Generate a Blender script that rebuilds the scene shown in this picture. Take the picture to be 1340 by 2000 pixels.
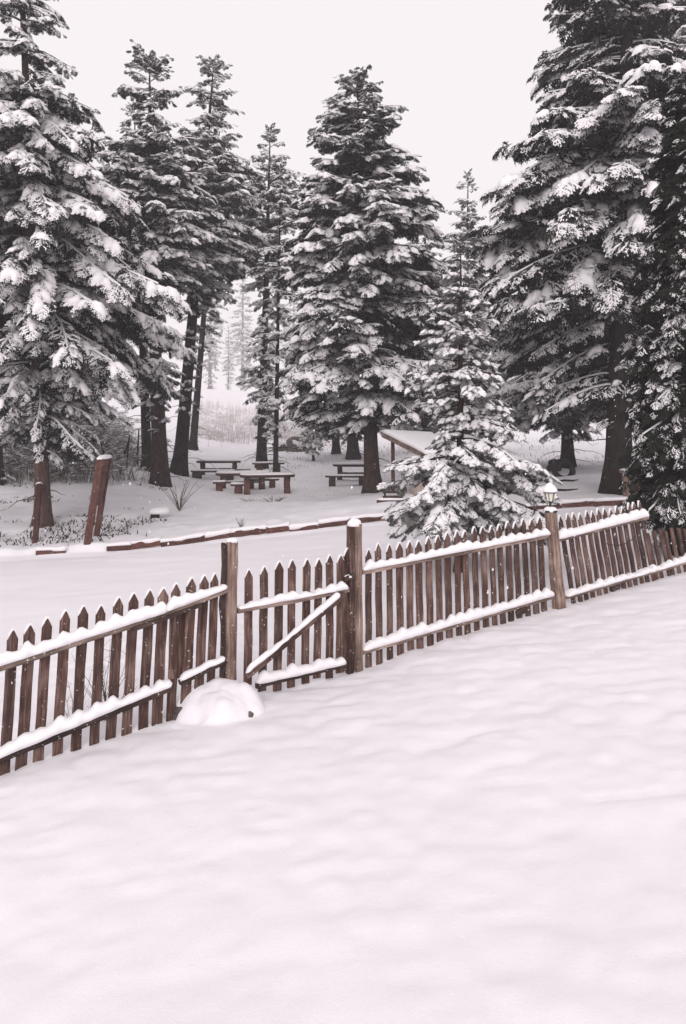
import bpy, math, random
import numpy as np
from mathutils import Vector, Matrix

for _o in list(bpy.data.objects):
    bpy.data.objects.remove(_o)
SC = bpy.context.scene
COL = SC.collection
R = math.radians
rng = np.random.default_rng(7)
random.seed(7)

# ------------------------------------------------------------------ camera
F = 1450.0                      # focal length in photograph pixels (2000 high)
TILT = R(6.0)
VP_Y = 840.0 - F * math.tan(TILT)   # row of the principal point (horizon at 840)
CAM = np.array([0.0, 0.0, 2.86])
cam_d = bpy.data.cameras.new('camera')
cam_d.sensor_fit = 'VERTICAL'
cam_d.sensor_height = 36.0
cam_d.sensor_width = 36.0
cam_d.lens = 36.0 * F / 2000.0
cam_d.shift_y = -(1000.0 - VP_Y) / 2000.0
cam_d.clip_start = 0.05
cam_d.clip_end = 3000.0
cam = bpy.data.objects.new('camera', cam_d)
COL.objects.link(cam)
cam.location = CAM
cam.rotation_euler = (R(90) + TILT, 0, 0)
SC.camera = cam

# ------------------------------------------------------------------ world, sun, exposure
SUN_EL, SUN_AZ = R(26), R(-174)          # azimuth from +Y (ahead of the camera) towards +X
world = bpy.data.worlds.new('World')
SC.world = world
world.use_nodes = True
wn, wl = world.node_tree.nodes, world.node_tree.links
wn.clear()
w_out = wn.new('ShaderNodeOutputWorld')
w_bg = wn.new('ShaderNodeBackground')
w_sky = wn.new('ShaderNodeTexSky')
w_sky.sky_type = 'NISHITA'
w_sky.sun_disc = False
w_sky.sun_elevation = SUN_EL
w_sky.sun_rotation = SUN_AZ
w_sky.air_density = 1.0
w_sky.dust_density = 6.0
w_hs = wn.new('ShaderNodeHueSaturation')
w_hs.inputs['Saturation'].default_value = 0.15
w_mix = wn.new('ShaderNodeMixRGB')       # a closed cloud deck over the clear sky
w_mix.inputs['Fac'].default_value = 0.94
w_mix.inputs['Color2'].default_value = (9.3, 8.8, 9.0, 1)
wl.new(w_sky.outputs['Color'], w_hs.inputs['Color'])
wl.new(w_hs.outputs['Color'], w_mix.inputs['Color1'])
wl.new(w_mix.outputs['Color'], w_bg.inputs['Color'])
w_bg.inputs['Strength'].default_value = 0.1
wl.new(w_bg.outputs['Background'], w_out.inputs['Surface'])

sun_d = bpy.data.lights.new('sun', 'SUN')
sun_d.energy = 1.22
sun_d.angle = R(26)
sun_d.color = (1.0, 0.95, 0.92)
sun = bpy.data.objects.new('sun', sun_d)
COL.objects.link(sun)
_sd = Vector((math.sin(SUN_AZ) * math.cos(SUN_EL), math.cos(SUN_AZ) * math.cos(SUN_EL), math.sin(SUN_EL)))
sun.rotation_euler = (-_sd).to_track_quat('-Z', 'Y').to_euler()
sun.location = (0, 0, 40)

SC.view_settings.view_transform = 'Standard'
SC.view_settings.look = 'None'
SC.view_settings.exposure = 0.1
SC.view_settings.gamma = 1.0
SC.render.engine = 'CYCLES'
SC.cycles.volume_bounces = 2
SC.cycles.max_bounces = 8
SC.cycles.diffuse_bounces = 4

# ------------------------------------------------------------------ helpers
def ray(u, v):
    """direction through a photograph pixel, scaled so that y = 1"""
    cx, cy = (u - 670.0) / F, (VP_Y - v) / F
    d = np.array([cx, math.cos(TILT) - cy * math.sin(TILT), math.sin(TILT) + cy * math.cos(TILT)])
    return d / d[1]

def at(u, v, Y):
    return CAM + ray(u, v) * Y

def sstep(a, b, x):
    t = np.clip((x - a) / (b - a), 0, 1)
    return t * t * (3 - 2 * t)

def vnoise(x, y, scale, seed=0):
    x = np.asarray(x, float) / scale + seed * 17.31
    y = np.asarray(y, float) / scale + seed * 9.77
    xi, yi = np.floor(x).astype(np.int64), np.floor(y).astype(np.int64)
    fx, fy = x - xi, y - yi
    fx = fx * fx * fx * (fx * (fx * 6 - 15) + 10)
    fy = fy * fy * fy * (fy * (fy * 6 - 15) + 10)
    def h(a, b):
        n = (a * 374761393 + b * 668265263 + seed * 1442695) & 0x7fffffff
        n = ((n ^ (n >> 13)) * 1274126177) & 0x7fffffff
        return ((n ^ (n >> 16)) & 0xffff) / 65535.0
    return (h(xi, yi) * (1 - fx) + h(xi + 1, yi) * fx) * (1 - fy) + \
           (h(xi, yi + 1) * (1 - fx) + h(xi + 1, yi + 1) * fx) * fy - 0.5

def ridged(x, y, scale, seed):
    """soft pillows parted by narrow creases"""
    return np.sqrt(np.abs(vnoise(x, y, scale, seed)) * 2 + 0.02) * 0.6 - 0.35

# ------------------------------------------------------------------ terrain height
_ctrl_px = [  # u, v, Y : where the photograph shows the ground
    (40, 1500, 6.2), (220, 1428, 6.65), (450, 1364, 7.2), (600, 1338, 7.58), (700, 1306, 7.85), (1090, 1188, 9.3), (1340, 1122, 10.5),
    (0, 1088, 17.0), (80, 1083, 17.0), (235, 1077, 17.3), (440, 1050, 17.7), (690, 1023, 18.0), (960, 1000, 18.3), (1180, 988, 18.6),
    (85, 1035, 20.0), (0, 985, 25.0), (170, 960, 26.0), (315, 956, 28.0), (520, 970, 28.0), (420, 934, 34.0), (680, 946, 30.0),
    (730, 971, 26.0), (900, 965, 22.0), (1205, 972, 20.5), (1110, 917, 31.0), (1340, 965, 21.0), (375, 886, 46.0), (510, 913, 37.0),
    (100, 925, 29.0), (100, 855, 37.0), (80, 790, 48.0), (610, 872, 54.0), (800, 884, 48.0), (450, 862, 58.0), (450, 800, 95.0),
    (800, 810, 100.0), (1150, 872, 48.0), (1150, 820, 95.0), (-100, 1000, 22.0), (560, 890, 46.0)]
_cp = [at(*c) for c in _ctrl_px]
_cp += [np.array(p) for p in [(-2, 3, 0.08), (2, 3, 0.51), (0, 0, 0.3), (-8, 0, -0.5), (8, 0, 1.1), (6, 6, 0.98), (-7, 6, -0.42),
        (0, -30, 0.3), (-60, -20, -2.0), (60, -20, 3.0), (-45, 15, -0.5), (45, 18, 2.6), (-12, 12, -0.5), (10, 13, 1.15), (0, 13, 0.42),
        (-100, 90, 12.0), (100, 90, 8.0), (-200, 300, 26.0), (0, 300, 17.0), (200, 300, 24.0), (-400, 600, 40.0), (400, 600, 40.0), (0, 600, 30)]]
_cp = np.array(_cp)
def _tk(r2):
    return 0.5 * r2 * np.log(r2 + 1e-9)
_n = len(_cp)
_P = np.c_[np.ones(_n), _cp[:, :2] / 50.0]
_q = _cp[:, :2] / 50.0
_K = _tk(((_q[:, None] - _q[None]) ** 2).sum(-1)) + np.eye(_n) * 0.0003
_A = np.block([[_K, _P], [_P.T, np.zeros((3, 3))]])
_w = np.linalg.solve(_A, np.r_[_cp[:, 2], 0, 0, 0])
def base_h(x, y):
    x, y = np.asarray(x, float), np.asarray(y, float)
    q = np.stack([x.ravel() / 50.0, y.ravel() / 50.0], 1)
    out = np.empty(len(q))
    for i in range(0, len(q), 20000):
        s = q[i:i + 20000]
        out[i:i + 20000] = _tk(((s[:, None] - _q[None]) ** 2).sum(-1)) @ _w[:_n] + _w[_n] + s @ _w[_n + 1:]
    return out.reshape(x.shape)

KERB = np.array([at(*c)[:2] for c in [(-120, 1092, 16.9), (80, 1083, 17.0), (235, 1075, 17.3), (440, 1047, 17.7), (690, 1020, 18.0), (960, 998, 18.3), (1180, 985, 18.6), (1400, 972, 18.9)]])
def kerb_y(x):
    return np.interp(x, KERB[:, 0], KERB[:, 1])
def ground_h(x, y, rough=True):
    z = base_h(x, y)
    x, y = np.asarray(x, float), np.asarray(y, float)
    past = sstep(0.05, 0.22, y - kerb_y(x))
    z = z + 0.12 * past
    z = z - 0.05 * np.exp(-((y - kerb_y(x) + 0.25) / 0.3) ** 2)
    if rough:
        near = 1 - sstep(9.0, 13.0, y)
        xx = x + 0.12 * vnoise(x, y, 0.7, 31)
        z = z + near * (0.06 * vnoise(xx, y, 1.9, 1) + (0.016 + 0.03 * sstep(4.5, 7.0, y)) * ridged(xx * 0.7, y * 1.1, 0.75, 2) + (0.024 + 0.03 * sstep(4.0, 6.5, y)) * ridged(xx * 0.85, y * 1.2, 0.33, 3) + (1 - sstep(8.5, 10.5, y)) * (1 - sstep(5.0, 5.9, np.abs(x - 1.0))) * (0.036 * ridged(x * 0.95, y * 1.1, 0.18, 4) + 0.010 * vnoise(x, y, 0.11, 14)))
        road = (1 - near) * (1 - past)
        z = z + road * (0.06 * vnoise(x, y * 2, 2.5, 5) + 0.02 * vnoise(x, y * 3, 0.7, 6))
        fade = 1 - sstep(60, 120, y)
        z = z + past * fade * (0.16 * vnoise(x, y, 2.2, 7) + 0.10 * vnoise(x, y, 0.8, 8) + 0.05 * vnoise(x, y, 0.35, 9))
    return z

def gz(x, y):
    return float(ground_h(np.array([x]), np.array([y]))[0])

def hit(u, v):
    """ground point seen at a photograph pixel"""
    d = ray(u, v)
    Y = np.arange(3.0, 150.0, 0.05)
    zr = CAM[2] + d[2] * Y
    zg = ground_h(d[0] * Y, Y, rough=False)
    below = np.nonzero(zr < zg)[0]
    k = Y[below[0]] if len(below) else 150.0
    return np.array([d[0] * k, k, CAM[2] + d[2] * k])

# ------------------------------------------------------------------ mesh helpers
def mesh_np(name, V, T, smooth=False):
    me = bpy.data.meshes.new(name)
    V = np.ascontiguousarray(V, dtype=np.float32)
    T = np.ascontiguousarray(T, dtype=np.int32)
    k = T.shape[1]
    me.vertices.add(len(V)); me.vertices.foreach_set('co', V.ravel())
    me.loops.add(T.size); me.loops.foreach_set('vertex_index', T.ravel())
    me.polygons.add(len(T)); me.polygons.foreach_set('loop_start', np.arange(len(T), dtype=np.int32) * k)
    if smooth:
        me.polygons.foreach_set('use_smooth', np.ones(len(T), dtype=bool))
    me.update(calc_edges=True)
    return me

class MB:
    def __init__(self):
        self.v, self.f = [], []
    def add(self, V, Fs):
        o = len(self.v)
        self.v += [tuple(map(float, p)) for p in V]
        self.f += [tuple(int(i) + o for i in f) for f in Fs]
        return self
    def box(self, lo, hi, M=None):
        x0, y0, z0 = lo; x1, y1, z1 = hi
        V = [(x0, y0, z0), (x1, y0, z0), (x1, y1, z0), (x0, y1, z0), (x0, y0, z1), (x1, y0, z1), (x1, y1, z1), (x0, y1, z1)]
        if M is not None:
            V = [tuple(M @ Vector(p)) for p in V]
        return self.add(V, [(0, 3, 2, 1), (4, 5, 6, 7), (0, 1, 5, 4), (1, 2, 6, 5), (2, 3, 7, 6), (3, 0, 4, 7)])
    def loft(self, rings, cap=True):
        """rings of equal point count, closed round"""
        n = len(rings[0])
        V = [p for r in rings for p in r]
        Fs = []
        for i in range(len(rings) - 1):
            for j in range(n):
                a, b = i * n + j, i * n + (j + 1) % n
                Fs.append((a, b, b + n, a + n))
        if cap:
            Fs.append(tuple(range(n - 1, -1, -1)))
            Fs.append(tuple((len(rings) - 1) * n + j for j in range(n)))
        return self.add(V, Fs)
    def tube(self, pts, rad, n=6):
        pts = [Vector(p) for p in pts]
        rings = []
        for i, p in enumerate(pts):
            t = (pts[min(i + 1, len(pts) - 1)] - pts[max(i - 1, 0)]).normalized()
            a = t.cross(Vector((0, 0, 1)))
            if a.length < 1e-3:
                a = Vector((1, 0, 0))
            a.normalize(); b = a.cross(t)
            r = rad[i] if hasattr(rad, '__len__') else rad
            rings.append([p + (a * math.cos(2 * math.pi * k / n) + b * math.sin(2 * math.pi * k / n)) * r for k in range(n)])
        return self.loft(rings)
    def mesh(self, name, smooth=False):
        me = bpy.data.meshes.new(name)
        me.from_pydata(self.v, [], self.f)
        if smooth:
            me.polygons.foreach_set('use_smooth', np.ones(len(me.polygons), dtype=bool))
        me.update()
        return me

def link(name, me, mat=None, parent=None, M=None, label=None, kind=None):
    o = bpy.data.objects.new(name, me)
    COL.objects.link(o)
    if mat is not None and me is not None and len(me.materials) == 0:
        me.materials.append(mat)
    if parent is not None:
        o.parent = parent
    if M is not None:
        o.matrix_basis = M
    if label:
        o['label'] = label
    if kind:
        o['kind'] = kind
    return o

def thing(name, loc, label, cat, group=None, rotz=0.0):
    o = bpy.data.objects.new(name, None)
    COL.objects.link(o)
    o.empty_display_size = 0.2
    o.location = Vector([float(c) for c in loc])
    o.rotation_euler = (0, 0, rotz)
    o['label'] = label; o['category'] = cat
    if group:
        o['group'] = group
    return o

def tag(o, label, cat, group=None, kind=None):
    o['label'] = label; o['category'] = cat
    if group: o['group'] = group
    if kind: o['kind'] = kind
    return o

# ------------------------------------------------------------------ materials
def new_mat(name):
    m = bpy.data.materials.new(name)
    m.use_nodes = True
    nt = m.node_tree
    b = nt.nodes['Principled BSDF']
    return m, nt.nodes, nt.links, b

def ramp(nodes, stops):
    r = nodes.new('ShaderNodeValToRGB')
    el = r.color_ramp.elements
    while len(el) < len(stops):
        el.new(0.5)
    for e, (p, c) in zip(el, stops):
        e.position = p; e.color = (*c, 1)
    return r

def mat_snow(name, fine=60.0, bump=0.25, tint=(0.90, 0.875, 0.895), grain=0.0):
    m, n, l, b = new_mat(name)
    tc = n.new('ShaderNodeTexCoord')
    n1 = n.new('ShaderNodeTexNoise'); n1.inputs['Scale'].default_value = fine; n1.inputs['Detail'].default_value = 6
    n2 = n.new('ShaderNodeTexNoise'); n2.inputs['Scale'].default_value = 1.3; n2.inputs['Detail'].default_value = 4
    l.new(tc.outputs['Object'], n1.inputs['Vector']); l.new(tc.outputs['Object'], n2.inputs['Vector'])
    r = ramp(n, [(0.3, tuple(c * 0.965 for c in tint)), (0.7, tint)])
    l.new(n2.outputs['Fac'], r.inputs['Fac'])
    l.new(r.outputs['Color'], b.inputs['Base Color'])
    bp = n.new('ShaderNodeBump'); bp.inputs['Strength'].default_value = bump; bp.inputs['Distance'].default_value = 0.012
    l.new(n1.outputs['Fac'], bp.inputs['Height'])
    if grain:
        n3 = n.new('ShaderNodeTexNoise'); n3.inputs['Scale'].default_value = 95; n3.inputs['Detail'].default_value = 4
        l.new(tc.outputs['Object'], n3.inputs['Vector'])
        b2 = n.new('ShaderNodeBump'); b2.inputs['Strength'].default_value = grain; b2.inputs['Distance'].default_value = 0.006
        l.new(n3.outputs['Fac'], b2.inputs['Height']); l.new(b2.outputs['Normal'], bp.inputs['Normal'])
    if grain:      # the crystals are only told apart close by
        sx = n.new('ShaderNodeSeparateXYZ'); l.new(tc.outputs['Object'], sx.inputs[0])
        for node, lo, hi, k in ((b2, 4.5, 10.0, grain), (bp, 8.0, 22.0, bump)):
            mr = n.new('ShaderNodeMapRange'); mr.inputs['From Min'].default_value = lo; mr.inputs['From Max'].default_value = hi
            mr.inputs['To Min'].default_value = k; mr.inputs['To Max'].default_value = 0.0
            l.new(sx.outputs['Y'], mr.inputs['Value']); l.new(mr.outputs[0], node.inputs['Strength'])
    l.new(bp.outputs['Normal'], b.inputs['Normal'])
    b.inputs['Roughness'].default_value = 0.85
    b.inputs['Specular IOR Level'].default_value = 0.15
    return m

def mat_wood(name, dark, mid, light, crumbs=0.0, grain=6.0):
    m, n, l, b = new_mat(name)
    tc = n.new('ShaderNodeTexCoord'); oi = n.new('ShaderNodeObjectInfo')
    mul = n.new('ShaderNodeVectorMath'); mul.operation = 'SCALE'
    comb = n.new('ShaderNodeCombineXYZ')
    for k in range(3):
        l.new(oi.outputs['Random'], comb.inputs[k])
    l.new(comb.outputs[0], mul.inputs[0]); mul.inputs['Scale'].default_value = 37.0
    add = n.new('ShaderNodeVectorMath'); add.operation = 'ADD'
    l.new(tc.outputs['Object'], add.inputs[0]); l.new(mul.outputs[0], add.inputs[1])
    mp = n.new('ShaderNodeMapping'); mp.inputs['Scale'].default_value = (grain * 9, grain * 9, grain * 0.55)
    l.new(add.outputs[0], mp.inputs['Vector'])
    g = n.new('ShaderNodeTexNoise'); g.inputs['Scale'].default_value = 1.0; g.inputs['Detail'].default_value = 7; g.inputs['Roughness'].default_value = 0.62
    g.inputs['Distortion'].default_value = 0.6
    l.new(mp.outputs[0], g.inputs['Vector'])
    w = n.new('ShaderNodeTexNoise'); w.inputs['Scale'].default_value = 3.2; w.inputs['Detail'].default_value = 5
    l.new(add.outputs[0], w.inputs['Vector'])
    r = ramp(n, [(0.36, dark), (0.5, mid), (0.66, light)])
    mixf = n.new('ShaderNodeMath'); mixf.operation = 'MULTIPLY_ADD'
    l.new(g.outputs['Fac'], mixf.inputs[0]); mixf.inputs[1].default_value = 0.62
    sc = n.new('ShaderNodeMath'); sc.operation = 'MULTIPLY'; sc.inputs[1].default_value = 0.38
    l.new(w.outputs['Fac'], sc.inputs[0]); l.new(sc.outputs[0], mixf.inputs[2])
    l.new(mixf.outputs[0], r.inputs['Fac'])
    hs = n.new('ShaderNodeHueSaturation')
    vr = n.new('ShaderNodeMapRange'); vr.inputs['To Min'].default_value = 0.7; vr.inputs['To Max'].default_value = 1.25
    l.new(oi.outputs['Random'], vr.inputs['Value']); l.new(vr.outputs[0], hs.inputs['Value'])
    l.new(r.outputs['Color'], hs.inputs['Color'])
    col = hs.outputs['Color']
    if crumbs > 0:
        c = n.new('ShaderNodeTexNoise'); c.inputs['Scale'].default_value = 42; c.inputs['Detail'].default_value = 3
        l.new(add.outputs[0], c.inputs['Vector'])
        cr = ramp(n, [(0.70 - crumbs * 0.1, (0, 0, 0)), (0.735 - crumbs * 0.1, (1, 1, 1))])
        l.new(c.outputs['Fac'], cr.inputs['Fac'])
        mx = n.new('ShaderNodeMixRGB'); mx.inputs['Color2'].default_value = (0.8, 0.78, 0.79, 1)
        l.new(cr.outputs['Color'], mx.inputs['Fac']); l.new(col, mx.inputs['Color1'])
        col = mx.outputs['Color']
    l.new(col, b.inputs['Base Color'])
    bp = n.new('ShaderNodeBump'); bp.inputs['Strength'].default_value = 0.55; bp.inputs['Distance'].default_value = 0.006
    l.new(g.outputs['Fac'], bp.inputs['Height']); l.new(bp.outputs['Normal'], b.inputs['Normal'])
    b.inputs['Roughness'].default_value = 0.8
    b.inputs['Specular IOR Level'].default_value = 0.25
    return m

def mat_bark(name, dark, light):
    m, n, l, b = new_mat(name)
    tc = n.new('ShaderNodeTexCoord')
    mp = n.new('ShaderNodeMapping'); mp.inputs['Scale'].default_value = (9, 9, 2.2)
    l.new(tc.outputs['Object'], mp.inputs['Vector'])
    g = n.new('ShaderNodeTexNoise'); g.inputs['Scale'].default_value = 1.6; g.inputs['Detail'].default_value = 8; g.inputs['Roughness'].default_value = 0.7
    l.new(mp.outputs[0], g.inputs['Vector'])
    r = ramp(n, [(0.32, dark), (0.72, light)])
    l.new(g.outputs['Fac'], r.inputs['Fac'])
    # driven snow sticking to the bark in flecks
    c = n.new('ShaderNodeTexNoise'); c.inputs['Scale'].default_value = 7.5; c.inputs['Detail'].default_value = 4
    l.new(tc.outputs['Object'], c.inputs['Vector'])
    cr = ramp(n, [(0.70, (0, 0, 0)), (0.74, (1, 1, 1))])
    l.new(c.outputs['Fac'], cr.inputs['Fac'])
    mx = n.new('ShaderNodeMixRGB'); mx.inputs['Color2'].default_value = (0.75, 0.73, 0.74, 1)
    l.new(cr.outputs['Color'], mx.inputs['Fac']); l.new(r.outputs['Color'], mx.inputs['Color1'])
    l.new(mx.outputs['Color'], b.inputs['Base Color'])
    bp = n.new('ShaderNodeBump'); bp.inputs['Strength'].default_value = 0.9; bp.inputs['Distance'].default_value = 0.03
    l.new(g.outputs['Fac'], bp.inputs['Height']); l.new(bp.outputs['Normal'], b.inputs['Normal'])
    b.inputs['Roughness'].default_value = 0.95
    b.inputs['Specular IOR Level'].default_value = 0.1
    return m

def mat_plain(name, c0, c1, scale=8.0, rough=0.85, bump=0.0, metal=0.0, spec=0.2):
    m, n, l, b = new_mat(name)
    tc = n.new('ShaderNodeTexCoord')
    g = n.new('ShaderNodeTexNoise'); g.inputs['Scale'].default_value = scale; g.inputs['Detail'].default_value = 5
    l.new(tc.outputs['Object'], g.inputs['Vector'])
    r = ramp(n, [(0.32, c0), (0.68, c1)])
    l.new(g.outputs['Fac'], r.inputs['Fac']); l.new(r.outputs['Color'], b.inputs['Base Color'])
    if bump:
        bp = n.new('ShaderNodeBump'); bp.inputs['Strength'].default_value = bump; bp.inputs['Distance'].default_value = 0.02
        l.new(g.outputs['Fac'], bp.inputs['Height']); l.new(bp.outputs['Normal'], b.inputs['Normal'])
    b.inputs['Roughness'].default_value = rough
    b.inputs['Metallic'].default_value = metal
    b.inputs['Specular IOR Level'].default_value = spec
    return m

SNOW = mat_snow('fresh snow')
GSNOW = mat_snow('ground snow', fine=11.0, bump=0.3, grain=0.35, tint=(0.85, 0.825, 0.86))
TSNOW = mat_snow('snow on boughs', fine=30.0, bump=0.15)
HSNOW = mat_snow('heaped snow', fine=14.0, bump=0.3, tint=(0.85, 0.825, 0.86))
W_PICKET = mat_wood('picket wood', (0.026, 0.013, 0.011), (0.088, 0.046, 0.037), (0.26, 0.175, 0.147), crumbs=0.12)
W_RAIL = mat_wood('weathered rail wood', (0.045, 0.03, 0.025), (0.17, 0.118, 0.098), (0.40, 0.31, 0.27), crumbs=0.25)
W_POST = mat_wood('post wood', (0.05, 0.031, 0.025), (0.19, 0.127, 0.102), (0.42, 0.32, 0.27), crumbs=0.2)
W_DARK = mat_wood('wet dark wood', (0.018, 0.011, 0.010), (0.045, 0.026, 0.022), (0.10, 0.065, 0.055), crumbs=0.3)
W_RED = mat_wood('red brown timber', (0.045, 0.017, 0.014), (0.095, 0.038, 0.031), (0.18, 0.092, 0.075), crumbs=0.2)
W_TABLE = mat_wood('table timber', (0.03, 0.015, 0.013), (0.07, 0.034, 0.028), (0.13, 0.07, 0.058))
BARK = mat_bark('brown bark', (0.018, 0.011, 0.010), (0.085, 0.055, 0.048))
BARK_L = mat_bark('pale brown bark', (0.045, 0.028, 0.024), (0.15, 0.098, 0.083))
BARK_D = mat_bark('dark bark', (0.010, 0.008, 0.008), (0.048, 0.036, 0.033))
NEEDLE = mat_plain('fir needles', (0.011, 0.013, 0.010), (0.032, 0.035, 0.028), scale=3.0, rough=0.8, spec=0.15)
NEEDLE_P = mat_plain('frosted needles', (0.07, 0.073, 0.07), (0.30, 0.295, 0.29), scale=4.0, rough=0.8, spec=0.1)
ROCK = mat_plain('grey stone', (0.05, 0.04, 0.037), (0.2, 0.17, 0.155), scale=9, bump=0.6)
BEIGE = mat_plain('beige stone', (0.36, 0.29, 0.25), (0.48, 0.40, 0.35), scale=5, bump=0.3)
IRON = mat_plain('black iron', (0.012, 0.012, 0.012), (0.03, 0.028, 0.028), scale=20, rough=0.5, metal=0.4, spec=0.4)
PANE = mat_plain('frosted glass', (0.72, 0.68, 0.58), (0.80, 0.77, 0.68), scale=6, rough=0.25, spec=0.5)
RUBBER = mat_plain('old rubber', (0.012, 0.012, 0.013), (0.035, 0.034, 0.034), scale=14, rough=0.7)
TWIG = mat_plain('bare twigs', (0.06, 0.04, 0.034), (0.15, 0.11, 0.095), scale=4)
REED = mat_plain('dry grass', (0.40, 0.35, 0.33), (0.70, 0.65, 0.62), scale=2.5)
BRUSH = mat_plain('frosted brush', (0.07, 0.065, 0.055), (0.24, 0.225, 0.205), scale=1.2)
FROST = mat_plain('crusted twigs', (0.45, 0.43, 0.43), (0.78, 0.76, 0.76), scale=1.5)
LITTER = mat_plain('wet litter', (0.02, 0.014, 0.012), (0.08, 0.055, 0.045), scale=8)

# ------------------------------------------------------------------ ground: one sheet to the horizon
def axis(parts):
    return np.unique(np.round(np.concatenate(parts), 4))
def grow(a, step, k, lim):
    out = []
    while abs(a) < lim:
        a += step; step *= k; out.append(a)
    return np.array(out)
gx = axis([np.arange(-5.0, 7.01, 0.05), np.arange(-12, -5, 0.14), np.arange(7, 13, 0.14), grow(13, 0.2, 1.13, 700), grow(-12, -0.2, 1.13, 700)])
gy = axis([np.arange(2.4, 11.0, 0.05), np.arange(11.0, 16.0, 0.1), np.arange(16.0, 19.6, 0.06), np.arange(19.6, 34, 0.13), grow(34, 0.16, 1.09, 900), grow(2.4, -0.1, 1.2, 60)])
GX, GY = np.meshgrid(gx, gy)
GZ = ground_h(GX, GY)
V = np.stack([GX.ravel(), GY.ravel(), GZ.ravel()], 1)
nx, ny = len(gx), len(gy)
i0 = (np.arange(ny - 1)[:, None] * nx + np.arange(nx - 1)[None]).ravel()
ground = link('snow_ground', mesh_np('snow_ground', V, np.stack([i0, i0 + 1, i0 + 1 + nx, i0 + nx], 1), True), GSNOW, kind='structure')

# ------------------------------------------------------------------ fence
FA = at(40, 1495, 6.2); FB = at(1090, 1188, 9.3)
FDIR = np.array([FB[0] - FA[0], FB[1] - FA[1], 0.0]); FDIR /= np.linalg.norm(FDIR)
FN = np.array([FDIR[1], -FDIR[0], 0.0])            # towards the camera
FO = np.array([FA[0], FA[1], 0.0])

def fpix(u, v, off=0.0):
    """photograph pixel -> (s, z) on the plane of the fence (off = metres in front of it)"""
    d = ray(u, v)
    o = FO + FN * off
    t = np.dot(o - CAM * [1, 1, 0], FN) / np.dot(d, FN)
    p = CAM + d * t
    return float(np.dot(p - o, FDIR)), float(p[2])

def fpos(s, z, off=0.0):
    p = FO + FDIR * s + FN * off
    return np.array([p[0], p[1], z])

def fground(s, off=0.0):
    p = fpos(s, 0, off)
    return gz(p[0], p[1])

def beam_mesh(name, w, d, L, seed=0, rough=0.004, taper=1.0, n=None, point=0.0, chip=0.0):
    """hewn timber along local Z, width w (x), depth d (y), slightly uneven; point = height of a picket head"""
    r = random.Random(seed)
    n = n or max(3, int(L / 0.18))
    c = min(w, d) * 0.14
    hw, hd = w / 2, d / 2
    sec = [(-hw + c, -hd), (hw - c, -hd), (hw, -hd + c), (hw, hd - c), (hw - c, hd), (-hw + c, hd), (-hw, hd - c), (-hw, -hd + c)]
    rings = []
    for i in range(n + 1):
        t = i / n
        k = 1 + (taper - 1) * t
        ox, oy = r.uniform(-rough, rough), r.uniform(-rough, rough)
        rings.append([Vector((x * k + ox + r.uniform(-rough, rough) * 0.5, y * k + oy + r.uniform(-rough, rough) * 0.5,
                              L * t + (r.uniform(-chip, chip) if i == n else 0))) for x, y in sec])
    m = MB()
    if point > 0:
        top = rings[-1]
        rings.append([Vector((p.x * 0.14, p.y, L + point - r.uniform(0, 0.006))) for p in top])
    m.loft(rings)
    return m.mesh(name)

def frame(p, xax, yax, zax):
    return Matrix(((xax[0], yax[0], zax[0], p[0]), (xax[1], yax[1], zax[1], p[1]), (xax[2], yax[2], zax[2], p[2]), (0, 0, 0, 1)))

def fbeam(name, root, s0, z0, s1, z1, w, d, off, mat, seed, label=None, **kw):
    """timber in the plane of the fence from (s0,z0) to (s1,z1)"""
    p0, p1 = fpos(s0, z0, off), fpos(s1, z1, off)
    ax = p1 - p0; L = np.linalg.norm(ax); ax = ax / L
    y = -FN
    x = np.cross(y, ax)
    me = beam_mesh(name, w, d, L, seed, **kw)
    loc = np.array(root.location)
    return link(name, me, mat, root, frame(p0 - loc, x, y, ax), label)

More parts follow.
